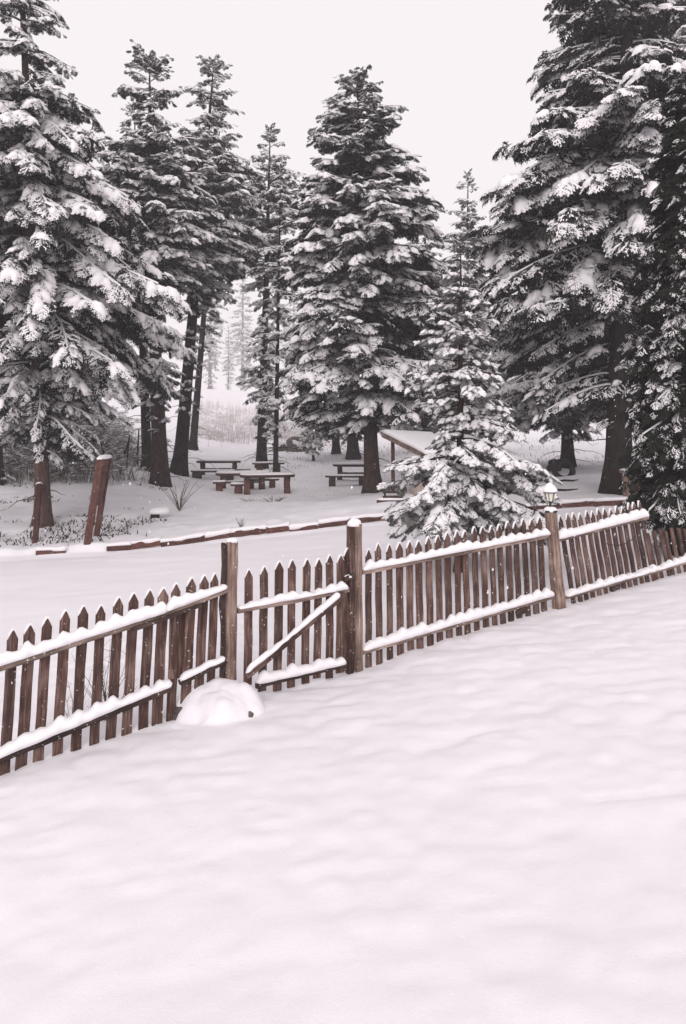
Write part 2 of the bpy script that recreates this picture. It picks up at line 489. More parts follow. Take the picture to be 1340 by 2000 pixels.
def snow_strip(name, root, parent, pts, width, height, bumps=None, seed=0, gap=None, lean=0.0):
    """a rounded ridge of snow lying along world points (top centre line of what carries it)"""
    r = np.random.default_rng(seed)
    pts = np.array(pts, float)
    seg = np.linalg.norm(np.diff(pts, axis=0), axis=1); cum = np.r_[0, np.cumsum(seg)]
    n = max(6, int(cum[-1] / 0.022))
    ss = np.linspace(0, cum[-1], n)
    C = np.stack([np.interp(ss, cum, pts[:, k]) for k in range(3)], 1)
    ph = r.uniform(0, 50)
    h = height * (0.56 + 0.55 * vnoise(ss, ss * 0 + ph, 0.38, seed) + 0.34 * vnoise(ss, ss * 0 + ph, 0.10, seed + 1) + 0.16 * vnoise(ss, ss * 0 + ph, 0.045, seed + 3))
    h = np.maximum(h, height * 0.12)
    if bumps is not None:
        for b in bumps:
            h = h + height * r.uniform(0.12, 0.46) * np.exp(-((ss - b) / r.uniform(0.03, 0.042)) ** 2)
    edge = np.minimum(ss, cum[-1] - ss)
    h = h * np.sqrt(np.clip(edge / 0.05, 0.02, 1))
    wv = width * (0.92 + 0.4 * vnoise(ss, ss * 0 + ph, 0.17, seed + 2) + 0.2 * vnoise(ss, ss * 0 + ph, 0.06, seed + 4)) * np.sqrt(np.clip(edge / 0.03, 0.05, 1))
    K = 9
    th = np.linspace(math.pi, 0, K)
    side = FN
    rings = []
    for i in range(n):
        ring = []
        for t in th:
            cx, sz = math.copysign(abs(math.cos(t)) ** 0.8, math.cos(t)), math.sin(t) ** 0.8
            ring.append(C[i] + side * (cx * wv[i] * 0.5 * (1.06 if 0.05 < sz < 0.8 else 1.0) + lean) + np.array([0, 0, sz * h[i] - 0.006 * (sz < 0.05)]))
        rings.append([Vector(p) for p in ring])
    m = MB(); m.loft(rings)
    loc = Vector(root.location)
    m.v = [(x - loc.x, y - loc.y, z - loc.z) for x, y, z in m.v]
    me = m.mesh(name, True)
    if parent is not None and parent is not root:
        o = link(name, me, SNOW, parent)
        o.matrix_basis = parent.matrix_basis.inverted()
    else:
        o = link(name, me, SNOW, root)
    return o

def snow_lump(name, root, parent, c, rx, ry, rz, seed=0, seg=14, rings=6, flat=0.0, mat=None, xdir=None):
    """rounded cap of snow sitting on point c"""
    x = np.array(xdir) if xdir is not None else FDIR
    y = np.array([-x[1], x[0], 0])
    m = MB(); R_ = []
    for i in range(rings):
        a = (i / rings) * math.pi / 2
        row = []
        for j in range(seg):
            t = 2 * math.pi * j / seg
            k = 1 + 0.16 * float(vnoise(math.cos(t) * 1.3 + seed, math.sin(t) * 1.3 + i * 0.25, 0.8, seed))
            sq = (abs(math.cos(t)) ** 4 + abs(math.sin(t)) ** 4) ** (-0.25 * flat)
            rr = math.cos(a) ** 0.6 * k * sq
            p = np.array(c) + x * rx * rr * math.cos(t) + y * ry * rr * math.sin(t)
            p[2] += rz * math.sin(a) * k - (0.25 * rz if i == 0 else 0)
            row.append(Vector(p))
        R_.append(row)
    topc = np.array(c) + np.array([0, 0, rz]); R_.append([Vector(topc + (np.array(p) - topc) * 0.02) for p in R_[-1]])
    m.loft(R_)
    loc = Vector(root.location)
    m.v = [(a - loc.x, b - loc.y, cc - loc.z) for a, b, cc in m.v]
    me = m.mesh(name, True)
    o = link(name, me, mat or SNOW, parent or root)
    if parent is not None and parent is not root:
        o.matrix_basis = parent.matrix_basis.inverted()
    return o

PICK_W, PICK_T, HEAD = 0.086, 0.024, 0.07
_pick_cache = {}
def picket(root, s, ztop, zbot, seed, lean_s=0.0, mat=None, off=0.0, head=True, snow=True, w=PICK_W):
    """pointed board; lean_s = how far its top is shifted along the fence"""
    L = round((ztop - HEAD - zbot) / 0.03) * 0.03
    key = (L, seed % 5, round(w, 3), head, (mat or W_PICKET).name)
    if key not in _pick_cache:
        me = beam_mesh('picket', w, PICK_T, L, seed % 5 + 100, rough=0.0035, n=5, point=HEAD if head else 0, chip=0 if head else 0.012)
        me.materials.append(mat or W_PICKET)
        _pick_cache[key] = me
    zb = ztop - HEAD - L
    p0 = fpos(s, zb, off); p1 = fpos(s + lean_s, ztop, off)
    rp_ = random.Random(seed * 31 + 7)
    p1 = p1 + FDIR * rp_.uniform(-0.011, 0.011) + FN * rp_.uniform(-0.008, 0.004)
    z = p1 - p0; z /= np.linalg.norm(z)
    y = -FN + FDIR * rp_.uniform(-0.07, 0.07)
    x = np.cross(y, z); x /= np.linalg.norm(x)
    yy = np.cross(z, x)
    loc = np.array(root.location)
    o = link('picket', _pick_cache[key], None, root, frame(p0 - loc, x * rp_.uniform(0.88, 1.1), yy, z * rp_.uniform(0.985, 1.012)))
    if snow and head:
        # a thin ridge of snow on the two slopes of the head
        key2 = ('snow', seed % 3, round(w, 3))
        if key2 not in _pick_cache:
            r = random.Random(seed % 3 + 5)
            hw = w / 2
            m = MB()
            pr = []
            for (px, pz, th) in [(-hw * 1.02, 0.0, 0.004), (-hw * 0.62, HEAD * 0.42, 0.016 + r.uniform(0, 0.006)), (-hw * 0.1, HEAD * 0.97, 0.017), (hw * 0.12, HEAD * 0.98, 0.012 + r.uniform(0, 0.006)), (hw * 0.6, HEAD * 0.45, 0.007 + r.uniform(0, 0.004)), (hw * 0.98, 0.02, 0.002)]:
                d = PICK_T * 0.46
                pr.append([Vector((px, -d, pz)), Vector((px - th * 0.35 * (1 if px < 0 else -1), -d * 0.75, pz + th)), Vector((px - th * 0.35 * (1 if px < 0 else -1), d * 0.75, pz + th)), Vector((px, d, pz))])
            m.loft(pr)
            _pick_cache[key2] = m.mesh('snow', True)
            _pick_cache[key2].materials.append(SNOW)
        so = link('snow', _pick_cache[key2], None, o, Matrix.Translation((0, 0, L)))
    return o

RAIL_D = 0.05
ROFF = PICK_T / 2 + RAIL_D / 2 + 0.002
def rail(root, a, b, w, seed, mat=W_RAIL, snow_h=0.1, pick_s=None, name='rail', snow_w=0.105, s_lim=None, label=None):
    """a, b = photograph pixels of the middle of the rail's front face"""
    s0, z0 = fpix(*a, off=ROFF + RAIL_D / 2); s1, z1 = fpix(*b, off=ROFF + RAIL_D / 2)
    o = fbeam(name, root, s0, z0, s1, z1, w, RAIL_D, ROFF, mat, seed, label=label, rough=0.004)
    if snow_h:
        q0, q1 = (s0, s1) if s_lim is None else s_lim
        f = lambda s: z0 + (z1 - z0) * (s - s0) / (s1 - s0)
        L = math.hypot(q1 - q0, f(q1) - f(q0))
        pts = [fpos(q0 + (q1 - q0) * k / 10, f(q0 + (q1 - q0) * k / 10) + w / 2 - 0.002, ROFF) for k in range(11)]
        bumps = None if pick_s is None else [(s - q0) / (q1 - q0) * L for s in pick_s if q0 < s < q1]
        snow_strip('snow', root, o, pts, snow_w, snow_h, bumps, seed, lean=-0.006)
    return o, (s0, z0, s1, z1)

# --- left run of the fence
lf_s0, _ = fpix(-40, 1400)
root = thing('picket_fence', fpos(fpix(220, 1400)[0], fground(fpix(220, 1400)[0])), 'brown picket fence run left of the gate, ending at the snowy boulder', 'fence', 'runs of the picket fence')
LH = [(20, 1230), (53, 1219), (86, 1208), (122, 1197), (158, 1188), (192, 1181), (224, 1171), (255, 1163), (286, 1154), (313, 1147), (339, 1138), (366, 1131), (391, 1125), (415, 1118)]
LH = [(-16, 1243)] + LH
pick_s = []
for k, (u, v) in enumerate(LH):
    s, z = fpix(u, v)
    if k == 0: s, z = fpix(*LH[1]); s -= 0.143; z -= 0.014
    pick_s.append(s)
    picket(root, s, z, fground(s) - 0.06, k * 3 + 1, lean_s=random.uniform(0.015, 0.03) + 0.01)
rail(root, (-60, 1325), (330, 1198), 0.055, 11, pick_s=pick_s, snow_h=0.115)
rail(root, (322, 1200), (447, 1152), 0.052, 12, pick_s=pick_s, snow_h=0.10, name='rail')
s0, z0 = fpix(262, 1229, 0.07); s1, z1 = fpix(392, 1180, 0.07)
fbeam('splint', root, s0, z0, s1, z1, 0.035, 0.03, ROFF + RAIL_D / 2 + 0.017, W_DARK, 14, label='short dark wet lath nailed under the top rail', rough=0.006)
rail(root, (-60, 1510), (338, 1343), 0.058, 15, mat=W_DARK, pick_s=pick_s, snow_h=0.10)
rail(root, (352, 1335), (443, 1292), 0.045, 16, mat=W_DARK, snow_h=0.065, snow_w=0.08)
for (u, v, w, zt) in [(337, 1198, 0.05, 0.0), (356, 1192, 0.115, 0.0)]:
    s, z = fpix(u, v, 0.0)
    fbeam('board', root, s, fpix(u, 1325)[1], s, z, w, 0.022, -0.0 if w < 0.1 else 0.003 - 0.03, W_PICKET, 17 + int(u), label='short wide board filling the gap beside the gate post', rough=0.003, chip=0.012)
# gate post (hinge side): a squared post with a rotten outer slab
s, zt = fpix(457, 1058, 0.06)
gp = fbeam('post', root, s, fground(s) - 0.25, s, zt, 0.10, 0.085, 0.02, W_POST, 31, rough=0.005, chip=0.012, label='squared weathered gate post with a snow cap')
snow_lump('snow', root, gp, fpos(s, zt, 0.02), 0.052, 0.046, 0.03, 3, flat=0.7)
s2, zt2 = fpix(441, 1066, 0.03)
fbeam('slab', root, s2, fground(s2) - 0.2, s2 + 0.01, zt2, 0.05, 0.06, -0.012, W_DARK, 32, rough=0.009, chip=0.03, label='split dark slab on the side of the gate post')

# --- gate
gs0, gs1 = fpix(470, 1200)[0], fpix(683, 1200)[0]
groot = thing('garden_gate', fpos(gs0, fground(gs0)), 'picket gate with a snowy diagonal brace between two square posts', 'gate')
GH = [(487, 1110), (515, 1105), (543, 1101), (570, 1097), (597, 1092), (620, 1090), (644, 1086), (663, 1084), (678, 1075)]
gp_s = []
GB = [(490, 1330), (512, 1345), (539, 1343), (567, 1336), (594, 1330), (619, 1323), (643, 1318), (665, 1312), (678, 1306)]
for k, ((u, v), (ub, vb)) in enumerate(zip(GH, GB)):
    s, z = fpix(u, v)
    zb = fpix(ub, vb)[1]
    gp_s.append(s)
    picket(groot, s, z, max(zb, fground(s) - 0.05) - 0.02, 50 + k * 7, lean_s=random.uniform(0, 0.015), w=PICK_W * 0.95)
rail(groot, (466, 1194), (683, 1153), 0.048, 51, pick_s=gp_s, snow_h=0.07)
rail(groot, (502, 1340), (679, 1299), 0.045, 52, mat=W_DARK, pick_s=gp_s, snow_h=0.085)
OFFB = ROFF + RAIL_D + 0.006
b0, c0 = fpix(481, 1322, OFFB); b1, c1 = fpix(674, 1160, OFFB)
br = fbeam('brace', groot, b0, c0, b1, c1, 0.05, 0.045, OFFB, W_PICKET, 53, rough=0.003)
nrm = np.array([-(c1 - c0), 0, (b1 - b0)]); nrm /= np.linalg.norm(nrm)
pts = [fpos(b0 + (b1 - b0) * t, c0 + (c1 - c0) * t + 0.03, OFFB - 0.01) for t in np.linspace(0, 0.95, 12)]
snow_strip('snow', groot, br, pts, 0.07, 0.06, None, 54)
s, z = fpix(674, 1148, 0.02)
fbeam('stile', groot, s, fpix(676, 1300)[1], s, z, 0.075, 0.05, -0.045, W_DARK, 55, rough=0.006)
# wooden latch block
s, z = fpix(681, 1125, 0.06)
la = fbeam('latch', groot, s - 0.05, z - 0.03, s + 0.05, z, 0.05, 0.05, 0.055, W_DARK, 56, rough=0.006)
snow_lump('snow', groot, la, fpos(s, z - 0.01, 0.055), 0.045, 0.03, 0.022, 9)

# --- middle run
mroot = thing('picket_fence', fpos(fpix(890, 1200)[0], fground(fpix(890, 1200)[0])), 'brown picket fence run between the gate and the lantern post', 'fence', 'runs of the picket fence')
s, zt = fpix(697, 1024, 0.05)
pp = fbeam('post', mroot, s + 0.025, fground(s) - 0.25, s + 0.012, zt, 0.075, 0.11, 0.02, W_POST, 61, rough=0.004, label='tall pale gate post on the latch side')
snow_lump('snow', mroot, pp, fpos(s - 0.01, zt - 0.005, 0.02), 0.066, 0.06, 0.06, 4, flat=0.7)
fbeam('slab', mroot, s - 0.055, fground(s) - 0.2, s - 0.045, zt - 0.02, 0.06, 0.085, -0.005, W_PICKET, 62, rough=0.011, chip=0.02, label='dark barked slab on the side of the gate post')
MU = [720, 741, 762, 783, 803, 822, 842, 861, 879, 898, 916, 933, 948, 965, 981, 997, 1013, 1028, 1043, 1058]
sA, zA = fpix(720, 1070); sB, zB = fpix(1058, 1010)
mp = []
for k, u in enumerate(MU):
    s = sA + (sB - sA) * k / (len(MU) - 1) + random.uniform(-0.006, 0.006)
    z = zA + (zB - zA) * (s - sA) / (sB - sA) + random.uniform(-0.012, 0.012)
    mp.append(s)
    picket(mroot, s, z, fground(s) - 0.05, 90 + k * 7, lean_s=-0.004 - 0.05 * (k / 19) ** 2, w=PICK_W * 0.92)
rail(mroot, (709, 1118), (1076, 1046), 0.05, 63, pick_s=mp, snow_h=0.085)
rail(mroot, (709, 1275), (1084, 1165), 0.048, 64, pick_s=mp, snow_h=0.10)
for (u, v) in [(1018, 1196)]:
    s, z = fpix(u, v, 0.05)
    fbeam('board', mroot, s - 0.06, z - 0.02, s + 0.09, z + 0.02, 0.075, 0.025, 0.03, W_DARK, 65, rough=0.004, label='short block under the bottom rail')
# lantern post, leaning
s, zt = fpix(1077, 1000, 0.06); sb, _ = fpix(1094, 1188, 0.06)
lp = fbeam('post', mroot, sb + 0.02, fground(sb) - 0.2, s, zt, 0.15, 0.13, 0.045, W_POST, 66, rough=0.005, taper=0.8, label='leaning brown post that carries the lantern')
LPT = fpos(s, zt, 0.045)

# --- right run (leans over to the left)
rroot = thing('picket_fence', fpos(fpix(1200, 1130)[0], fground(fpix(1200, 1130)[0])), 'leaning brown picket fence run right of the lantern post under dark fir boughs', 'fence', 'runs of the picket fence')
RU = [1093, 1106, 1119, 1133, 1145, 1157, 1169, 1181, 1193, 1204, 1215, 1226, 1237, 1248]
sA, zA = fpix(1093, 1005); sB, zB = fpix(1248, 978)
rp = []
ds = (sB - sA) / (len(RU) - 1)
for k in range(len(RU)):
    s = sA + ds * k + random.uniform(-0.008, 0.008)
    z = zA + (zB - zA) * k / (len(RU) - 1) + random.uniform(-0.012, 0.012)
    lean = 0.21 + 0.04 * k / 13
    rp.append(s)
    picket(rroot, s + lean, z, fground(s + lean) - 0.05, 300 + k * 5, lean_s=-lean, w=PICK_W * 0.8)
z_at = lambda v0: fpix(1300, v0)[1]
for k in range(9):
    u = 1262 + k * 12
    s, z = fpix(u, 1022 + random.uniform(-4, 4) + (4 if k < 2 else 0))
    lean = 0.17 + random.uniform(-0.03, 0.03)
    rp.append(s + lean * 0.6)
    picket(rroot, s + lean, z, fground(s + lean) - 0.05, 400 + k * 5, lean_s=-lean, w=PICK_W * 0.8, head=False, snow=False)
rail(rroot, (1090, 1056), (1268, 1010), 0.048, 71, pick_s=[q + 0.03 for q in rp[:14]], snow_h=0.10, snow_w=0.11)
rail(rroot, (1106, 1168), (1400, 1082), 0.045, 72, pick_s=[q + 0.18 for q in rp], snow_h=0.09, snow_w=0.11)
s, z = fpix(1204, 1147, 0.05)
fbeam('board', rroot, s - 0.07, z - 0.02, s + 0.09, z + 0.02, 0.075, 0.025, 0.03, W_DARK, 73, rough=0.004, label='short block under the bottom rail')
wire = MB()
s0, z0 = fpix(1185, 1062, 0.03); s1, z1 = fpix(1242, 1048, 0.03)
wire.tube([fpos(s0 + (s1 - s0) * t, z0 + (z1 - z0) * t - 0.06 * math.sin(math.pi * t), 0.03) - np.array(rroot.location) for t in np.linspace(0, 1, 9)], 0.006, 5)
link('wire', wire.mesh('wire', True), IRON, rroot)

# --- lantern on its post
lroot = thing('post_lantern', LPT, 'small black lantern with pale panes and a dome of snow on the fence post', 'lantern')
def lathe(prof, n=6, rot=0.0):
    return [[Vector((r * math.cos(2 * math.pi * k / n + rot), r * math.sin(2 * math.pi * k / n + rot), z)) for k in range(n)] for r, z in prof]
lroot.scale = (0.8, 0.8, 0.8)
m = MB(); m.box((-0.085, -0.085, 0.0), (0.085, 0.085, 0.022)); link('cap_plate', m.mesh('cap_plate'), IRON, lroot)
m = MB(); m.loft(lathe([(0.045, 0.02), (0.045, 0.05), (0.018, 0.075), (0.018, 0.13), (0.05, 0.15), (0.05, 0.158)], 12)); link('stem', m.mesh('stem', False), IRON, lroot)
for k in range(6):
    a0, a1 = 2 * math.pi * k / 6, 2 * math.pi * (k + 1) / 6
    m = MB()
    r0, r1, z0, z1 = 0.046, 0.074, 0.16, 0.285
    P = [Vector((r0 * math.cos(a0), r0 * math.sin(a0), z0)), Vector((r0 * math.cos(a1), r0 * math.sin(a1), z0)), Vector((r1 * math.cos(a1), r1 * math.sin(a1), z1)), Vector((r1 * math.cos(a0), r1 * math.sin(a0), z1))]
    Q = [Vector((p.x * 0.95, p.y * 0.95, p.z)) for p in P]
    m.add(P + Q, [(0, 1, 2, 3), (7, 6, 5, 4), (0, 4, 5, 1), (1, 5, 6, 2), (2, 6, 7, 3), (3, 7, 4, 0)])
    link('pane', m.mesh('pane'), PANE, lroot)
    m = MB(); m.tube([P[0] * 1.0, P[3] * 1.0], 0.0055, 5)
    link('frame_bar', m.mesh('frame_bar'), IRON, lroot)
m = MB(); m.loft(lathe([(0.08, 0.284), (0.105, 0.288), (0.105, 0.297), (0.06, 0.335), (0.015, 0.37), (0.006, 0.385)], 12)); rf = link('roof', m.mesh('roof'), IRON, lroot)
m = MB(); m.loft(lathe([(0.098, 0.296), (0.112, 0.306), (0.113, 0.325), (0.098, 0.36), (0.07, 0.395), (0.04, 0.425), (0.012, 0.44), (0.002, 0.442)], 18)); link('snow', m.mesh('snow', True), SNOW, rf)
snow_lump('snow', lroot, lroot, LPT + np.array([0, 0, 0.018]), 0.092, 0.088, 0.062, 8, flat=0.7)

# ------------------------------------------------------------------ boulder under snow at the gate
bp_ = at(416, 1400, 6.95); bp_ = np.array([bp_[0], bp_[1], gz(bp_[0], bp_[1])])
broot = thing('boulder', bp_, 'snow-buried boulder lying against the fence beside the gate', 'rock')
def blob(name, root, parent, c, rad, seed, mat, seg=28, rings=14, amp=0.25, lo=-0.3, sc=0.8):
    m = MB(); rows = []
    for i in range(rings + 1):
        a = lo + (math.pi / 2 - lo) * i / rings
        row = []
        for j in range(seg):
            t = 2 * math.pi * j / seg
            d = np.array([math.cos(a) * math.cos(t), math.cos(a) * math.sin(t), math.sin(a)])
            k = 1 + amp * float(vnoise(d[0] * 1.2 + d[2] * 0.7, d[1] * 1.2 - d[2] * 0.5, sc, seed)) + amp * 0.4 * float(vnoise(d[0] * 2 - d[2], d[1] * 2 + d[2], sc * 0.5, seed + 1))
            e = np.array([abs(x) ** 0.75 * np.sign(x) for x in d])
            row.append(Vector((c[0] + e[0] * rad[0] * k, c[1] + e[1] * rad[1] * k, c[2] + e[2] * rad[2] * k)))
        rows.append(row)
    m.loft(rows)
    return link(name, m.mesh(name, True), mat, parent or root)
rk = blob('rock', broot, None, (0.0, 0.05, 0.0), (0.22, 0.14, 0.14), 5, ROCK, amp=0.4)
def mound(name, parent, seed=11, n=70):
    """a heap of snow pillows over the stone, running out into the ground around it"""
    loc = np.array(broot.location)
    X, Yg = np.meshgrid(np.linspace(-0.62, 0.62, n), np.linspace(-0.46, 0.5, n))
    wx = X + 0.05 * vnoise(X, Yg, 0.16, seed); wy = Yg + 0.05 * vnoise(X, Yg, 0.16, seed + 5)
    acc = np.zeros_like(X)
    for cx, cy, r_, h in [(0.02, 0.08, 0.30, 0.27), (-0.19, 0.05, 0.21, 0.22), (0.21, 0.07, 0.23, 0.23), (0.07, -0.10, 0.23, 0.21), (-0.11, -0.08, 0.19, 0.17), (0.31, -0.01, 0.15, 0.13), (-0.31, 0.04, 0.14, 0.13), (0.20, -0.13, 0.14, 0.11)]:
        d = np.hypot(wx - cx, (wy - cy) * 1.1) / r_
        acc += (h * np.clip(1 - d ** 2, 0, 1) ** 0.62) ** 5
    hh = 0.82 * acc ** 0.2
    hh = hh + 0.035 * np.exp(-((X / 0.42) ** 2 + (Yg / 0.34) ** 2) ** 2) + 0.018 * vnoise(X, Yg, 0.09, seed + 8) * (hh > 0.03)
    Z = ground_h(X + loc[0], Yg + loc[1]) - loc[2] + hh - 0.010
    i0 = (np.arange(n - 1)[:, None] * n + np.arange(n - 1)[None]).ravel()
    return link(name, mesh_np(name, np.stack([X.ravel(), Yg.ravel(), Z.ravel()], 1), np.stack([i0, i0 + 1, i0 + 1 + n, i0 + n], 1), True), HSNOW, parent)
mound('snow', rk)
blob('rock', broot, None, (-0.25, -0.10, 0.02), (0.085, 0.06, 0.075), 7, ROCK, amp=0.5, seg=14, rings=7)
blob('rock', broot, None, (0.31, -0.13, 0.0), (0.06, 0.05, 0.055), 8, ROCK, amp=0.5, seg=14, rings=7)

# ------------------------------------------------------------------ kerb boards of red timber
kroot = thing('timber_kerb', (0.0, float(kerb_y(0.0)), gz(0, float(kerb_y(0.0)))), 'low red timber edging half buried along the snowy path behind the fence', 'kerb')
kx = -6.9
kk = 0
kr = random.Random(3)
while kx < 9.0:
    L = kr.uniform(0.5, 1.1)
    x0, x1 = kx, kx + L
    if not (-6.2 < (x0 + x1) / 2 < -5.0) or kr.random() < 0.3:
        p0 = np.array([x0, float(kerb_y(x0)) + 0.08, 0.0]); p1 = np.array([x1, float(kerb_y(x1)) + 0.08, 0.0])
        dz = kr.uniform(-0.075, 0.008)
        p0[2] = float(ground_h(x0, p0[1] + 0.2, False)) - 0.055 + dz; p1[2] = float(ground_h(x1, p1[1] + 0.2, False)) - 0.055 + dz + kr.uniform(-0.02, 0.02)
        ax = p1 - p0; LL = np.linalg.norm(ax); ax /= LL
        y = np.array([0, 0, 1.0]); x = np.cross(y, ax); x /= np.linalg.norm(x); y = np.cross(ax, x)
        loc = np.array(kroot.location)
        o = link('board', beam_mesh('board', 0.07, 0.15, LL - 0.01, 700 + kk, rough=0.012), W_RED, kroot, frame(p0 - loc, x, y, ax))
        nsn = max(8, int(LL / 0.06))
        rows = []
        for i in range(nsn + 1):
            t = i / nsn
            c = p0 + (p1 - p0) * t
            hgt = 0.05 + 0.05 * float(vnoise(c[0], kk * 3.1, 0.25, 77))
            front = 0.045 + 0.03 * float(vnoise(c[0], kk * 2.1, 0.2, 78)); drop = 0.03 + 0.09 * max(0.0, float(vnoise(c[0], 4.0, 0.33, 79)))
            rows.append([Vector((c[0], c[1] + dy, c[2] + dz_)) - Vector(kroot.location) for dy, dz_ in [(-front, 0.075 - drop), (-front - 0.015, 0.085 + hgt * 0.35), (-front * 0.4, 0.075 + hgt * 0.85), (0.12, 0.075 + hgt), (0.3, 0.05), (0.1, 0.03)]])
        ms = MB(); ms.loft(rows)
        so = link('snow', ms.mesh('snow', True), SNOW, o); so.matrix_basis = o.matrix_basis.inverted()
    kx += L
    kk += 1

# ------------------------------------------------------------------ firs
def spray_template(seed, n_tw=11, spikes=5, wide=1.0, thin=1.0, nf=4):
    """one flat fan of fir twigs along +X (unit length): needle triangles and the snow lying on them"""
    r = np.random.default_rng(seed)
    NV, NT, SV, ST, own = [], [], [], [], []
    def twig(p0, p1, w, hs):
        d = p1 - p0; L = np.linalg.norm(d); f = d / L
        s = np.cross([0, 0, 1], f); s /= np.linalg.norm(s)
        mid = p0 + d * 0.5 + np.array([0, 0, L * 0.03])
        b = len(NV)
        NV.extend([p0, mid + s * w, mid - s * w, p1 + f * 0.05])
        NT.extend([(b, b + 1, b + 3), (b, b + 3, b + 2)])
        for k in range(spikes):
            t = 0.18 + 0.8 * (k + r.uniform(0, 0.6)) / spikes
            q = p0 + d * t
            sd = s * (1 if k % 2 else -1)
            dn = -r.uniform(0.0, 0.11) if k % 3 else 0.045
            b = len(NV)
            tip = q + sd * r.uniform(0.05, 0.10) * wide + f * r.uniform(0.06, 0.12) + np.array([0, 0, dn])
            NV.extend([q - f * 0.028, q + f * 0.028, tip]); NT.append((b, b + 1, b + 2))
        # snow: a rounded tapering ridge
        b = len(SV)
        a0 = p0 + np.array([0, 0, 0.012]); e = p0 + d * r.uniform(0.86, 1.02) + np.array([0, 0, 0.004])
        q1, q2 = p0 + d * 0.35 + np.array([0, 0, L * 0.02]), p0 + d * 0.72 + np.array([0, 0, L * 0.02])
        w1, w2 = w * r.uniform(0.8, 1.15), w * r.uniform(0.75, 1.2)
        up = np.array([0, 0, 1.0])
        SV.extend([a0, q1 + s * w1 + up * 0.004, q1 - s * w1 + up * 0.004, q1 + up * hs * r.uniform(0.8, 1.2), q2 + s * w2, q2 - s * w2, q2 + up * hs * r.uniform(0.8, 1.3), e])
        ST.extend([(b, b + 3, b + 1), (b, b + 2, b + 3), (b + 1, b + 3, b + 6), (b + 1, b + 6, b + 4), (b + 2, b + 6, b + 3), (b + 2, b + 5, b + 6), (b + 4, b + 6, b + 7), (b + 5, b + 7, b + 6)])
        own.append(8)
    ax = lambda t: np.array([t, 0.05 * math.sin(t * 3 + seed), -0.13 * t * t])
    def fingers(p0, p1, n):
        """short side shoots of one twig, in its plane and drooping a little"""
        d = p1 - p0; L = np.linalg.norm(d); f = d / L
        s = np.cross([0, 0, 1], f); s /= np.linalg.norm(s)
        for k in range(n):
            t = 0.22 + 0.74 * (k + r.uniform(0, 0.7)) / n
            q = p0 + d * t
            sd = 1 if k % 2 else -1
            lf = (0.30 * (1 - t) * L + 0.085) * r.uniform(0.75, 1.25)
            a = R(r.uniform(28, 55))
            e = q + (f * math.cos(a) + s * sd * math.sin(a)) * lf + np.array([0, 0, -lf * r.uniform(0.0, 0.5)])
            twig(q, e, r.uniform(0.017, 0.027) * wide * thin, r.uniform(0.018, 0.036))
    twig(ax(0.0), ax(0.55), 0.03 * thin, 0.05); twig(ax(0.5), ax(1.0), 0.028 * thin, 0.045)
    fingers(ax(0.55), ax(1.02), nf + 1)
    for i in range(n_tw - 2):
        t = 0.10 + 0.80 * (i + r.uniform(0, 0.5)) / (n_tw - 2)
        sd = 1 if i % 2 else -1
        L = (0.48 * (1 - t) + 0.14) * r.uniform(0.8, 1.2)
        a = R(r.uniform(36, 60)) * sd
        p0 = ax(t)
        p1 = p0 + np.array([math.cos(a) * L, math.sin(a) * L, -L * r.uniform(0.08, 0.34)])
        twig(p0, p1, r.uniform(0.024, 0.034) * wide * thin, r.uniform(0.03, 0.055))
        fingers(p0, p1, nf if L > 0.25 else nf - 1)
    return np.array(NV), np.array(NT), np.array(SV), np.array(ST)

def snow_subset(SV, ST, keep, seed, puff):
    """keep some of the snow ridges (8 verts, 8 tris each)"""
    r = np.random.default_rng(seed)
    n = len(SV) // 8
    sel = [i for i in range(n) if r.random() < keep]
    if not sel: sel = [0]
    V = np.concatenate([SV[i * 8:i * 8 + 8] for i in sel]).copy()
    T = np.concatenate([ST[i * 8:i * 8 + 8] - i * 8 + j * 8 for j, i in enumerate(sel)])
    for j in range(len(sel)):
        for c in (3, 6):
            lo = V[j * 8 + c].copy()
            V[j * 8 + c, 2] += puff
        ctr1, ctr2 = (V[j * 8 + 1] + V[j * 8 + 2]) / 2, (V[j * 8 + 4] + V[j * 8 + 5]) / 2
    return V, T

def pad_template(seed, seg=9):
    """a cushion of snow over a fan of twigs"""
    r = np.random.default_rng(seed)
    V, T = [], []
    lev = [(0.96, -0.03), (1.0, 0.08), (0.66, 0.17)]
    ph = r.uniform(0, 6)
    lob = 1 + 0.22 * np.sin(np.arange(seg) * 2 * math.pi / seg * 3 + ph) + r.uniform(-0.16, 0.16, seg)
    for a, z in lev:
        for j in range(seg):
            t = 2 * math.pi * j / seg
            k = lob[j] * a
            x, y = 0.50 + 0.36 * k * math.cos(t), 0.235 * k * math.sin(t)
            V.append((x, y, z * r.uniform(0.8, 1.25) - 0.13 * x * x - 0.12 * abs(y)))
    V.append((0.5, 0, 0.165))
    for i in range(2):
        for j in range(seg):
            a, b = i * seg + j, i * seg + (j + 1) % seg
            T += [(a, b, b + seg), (a, b + seg, a + seg)]
    c = 3 * seg
    for j in range(seg):
        T.append((2 * seg + j, 2 * seg + (j + 1) % seg, c))
    return np.array(V), np.array(T)

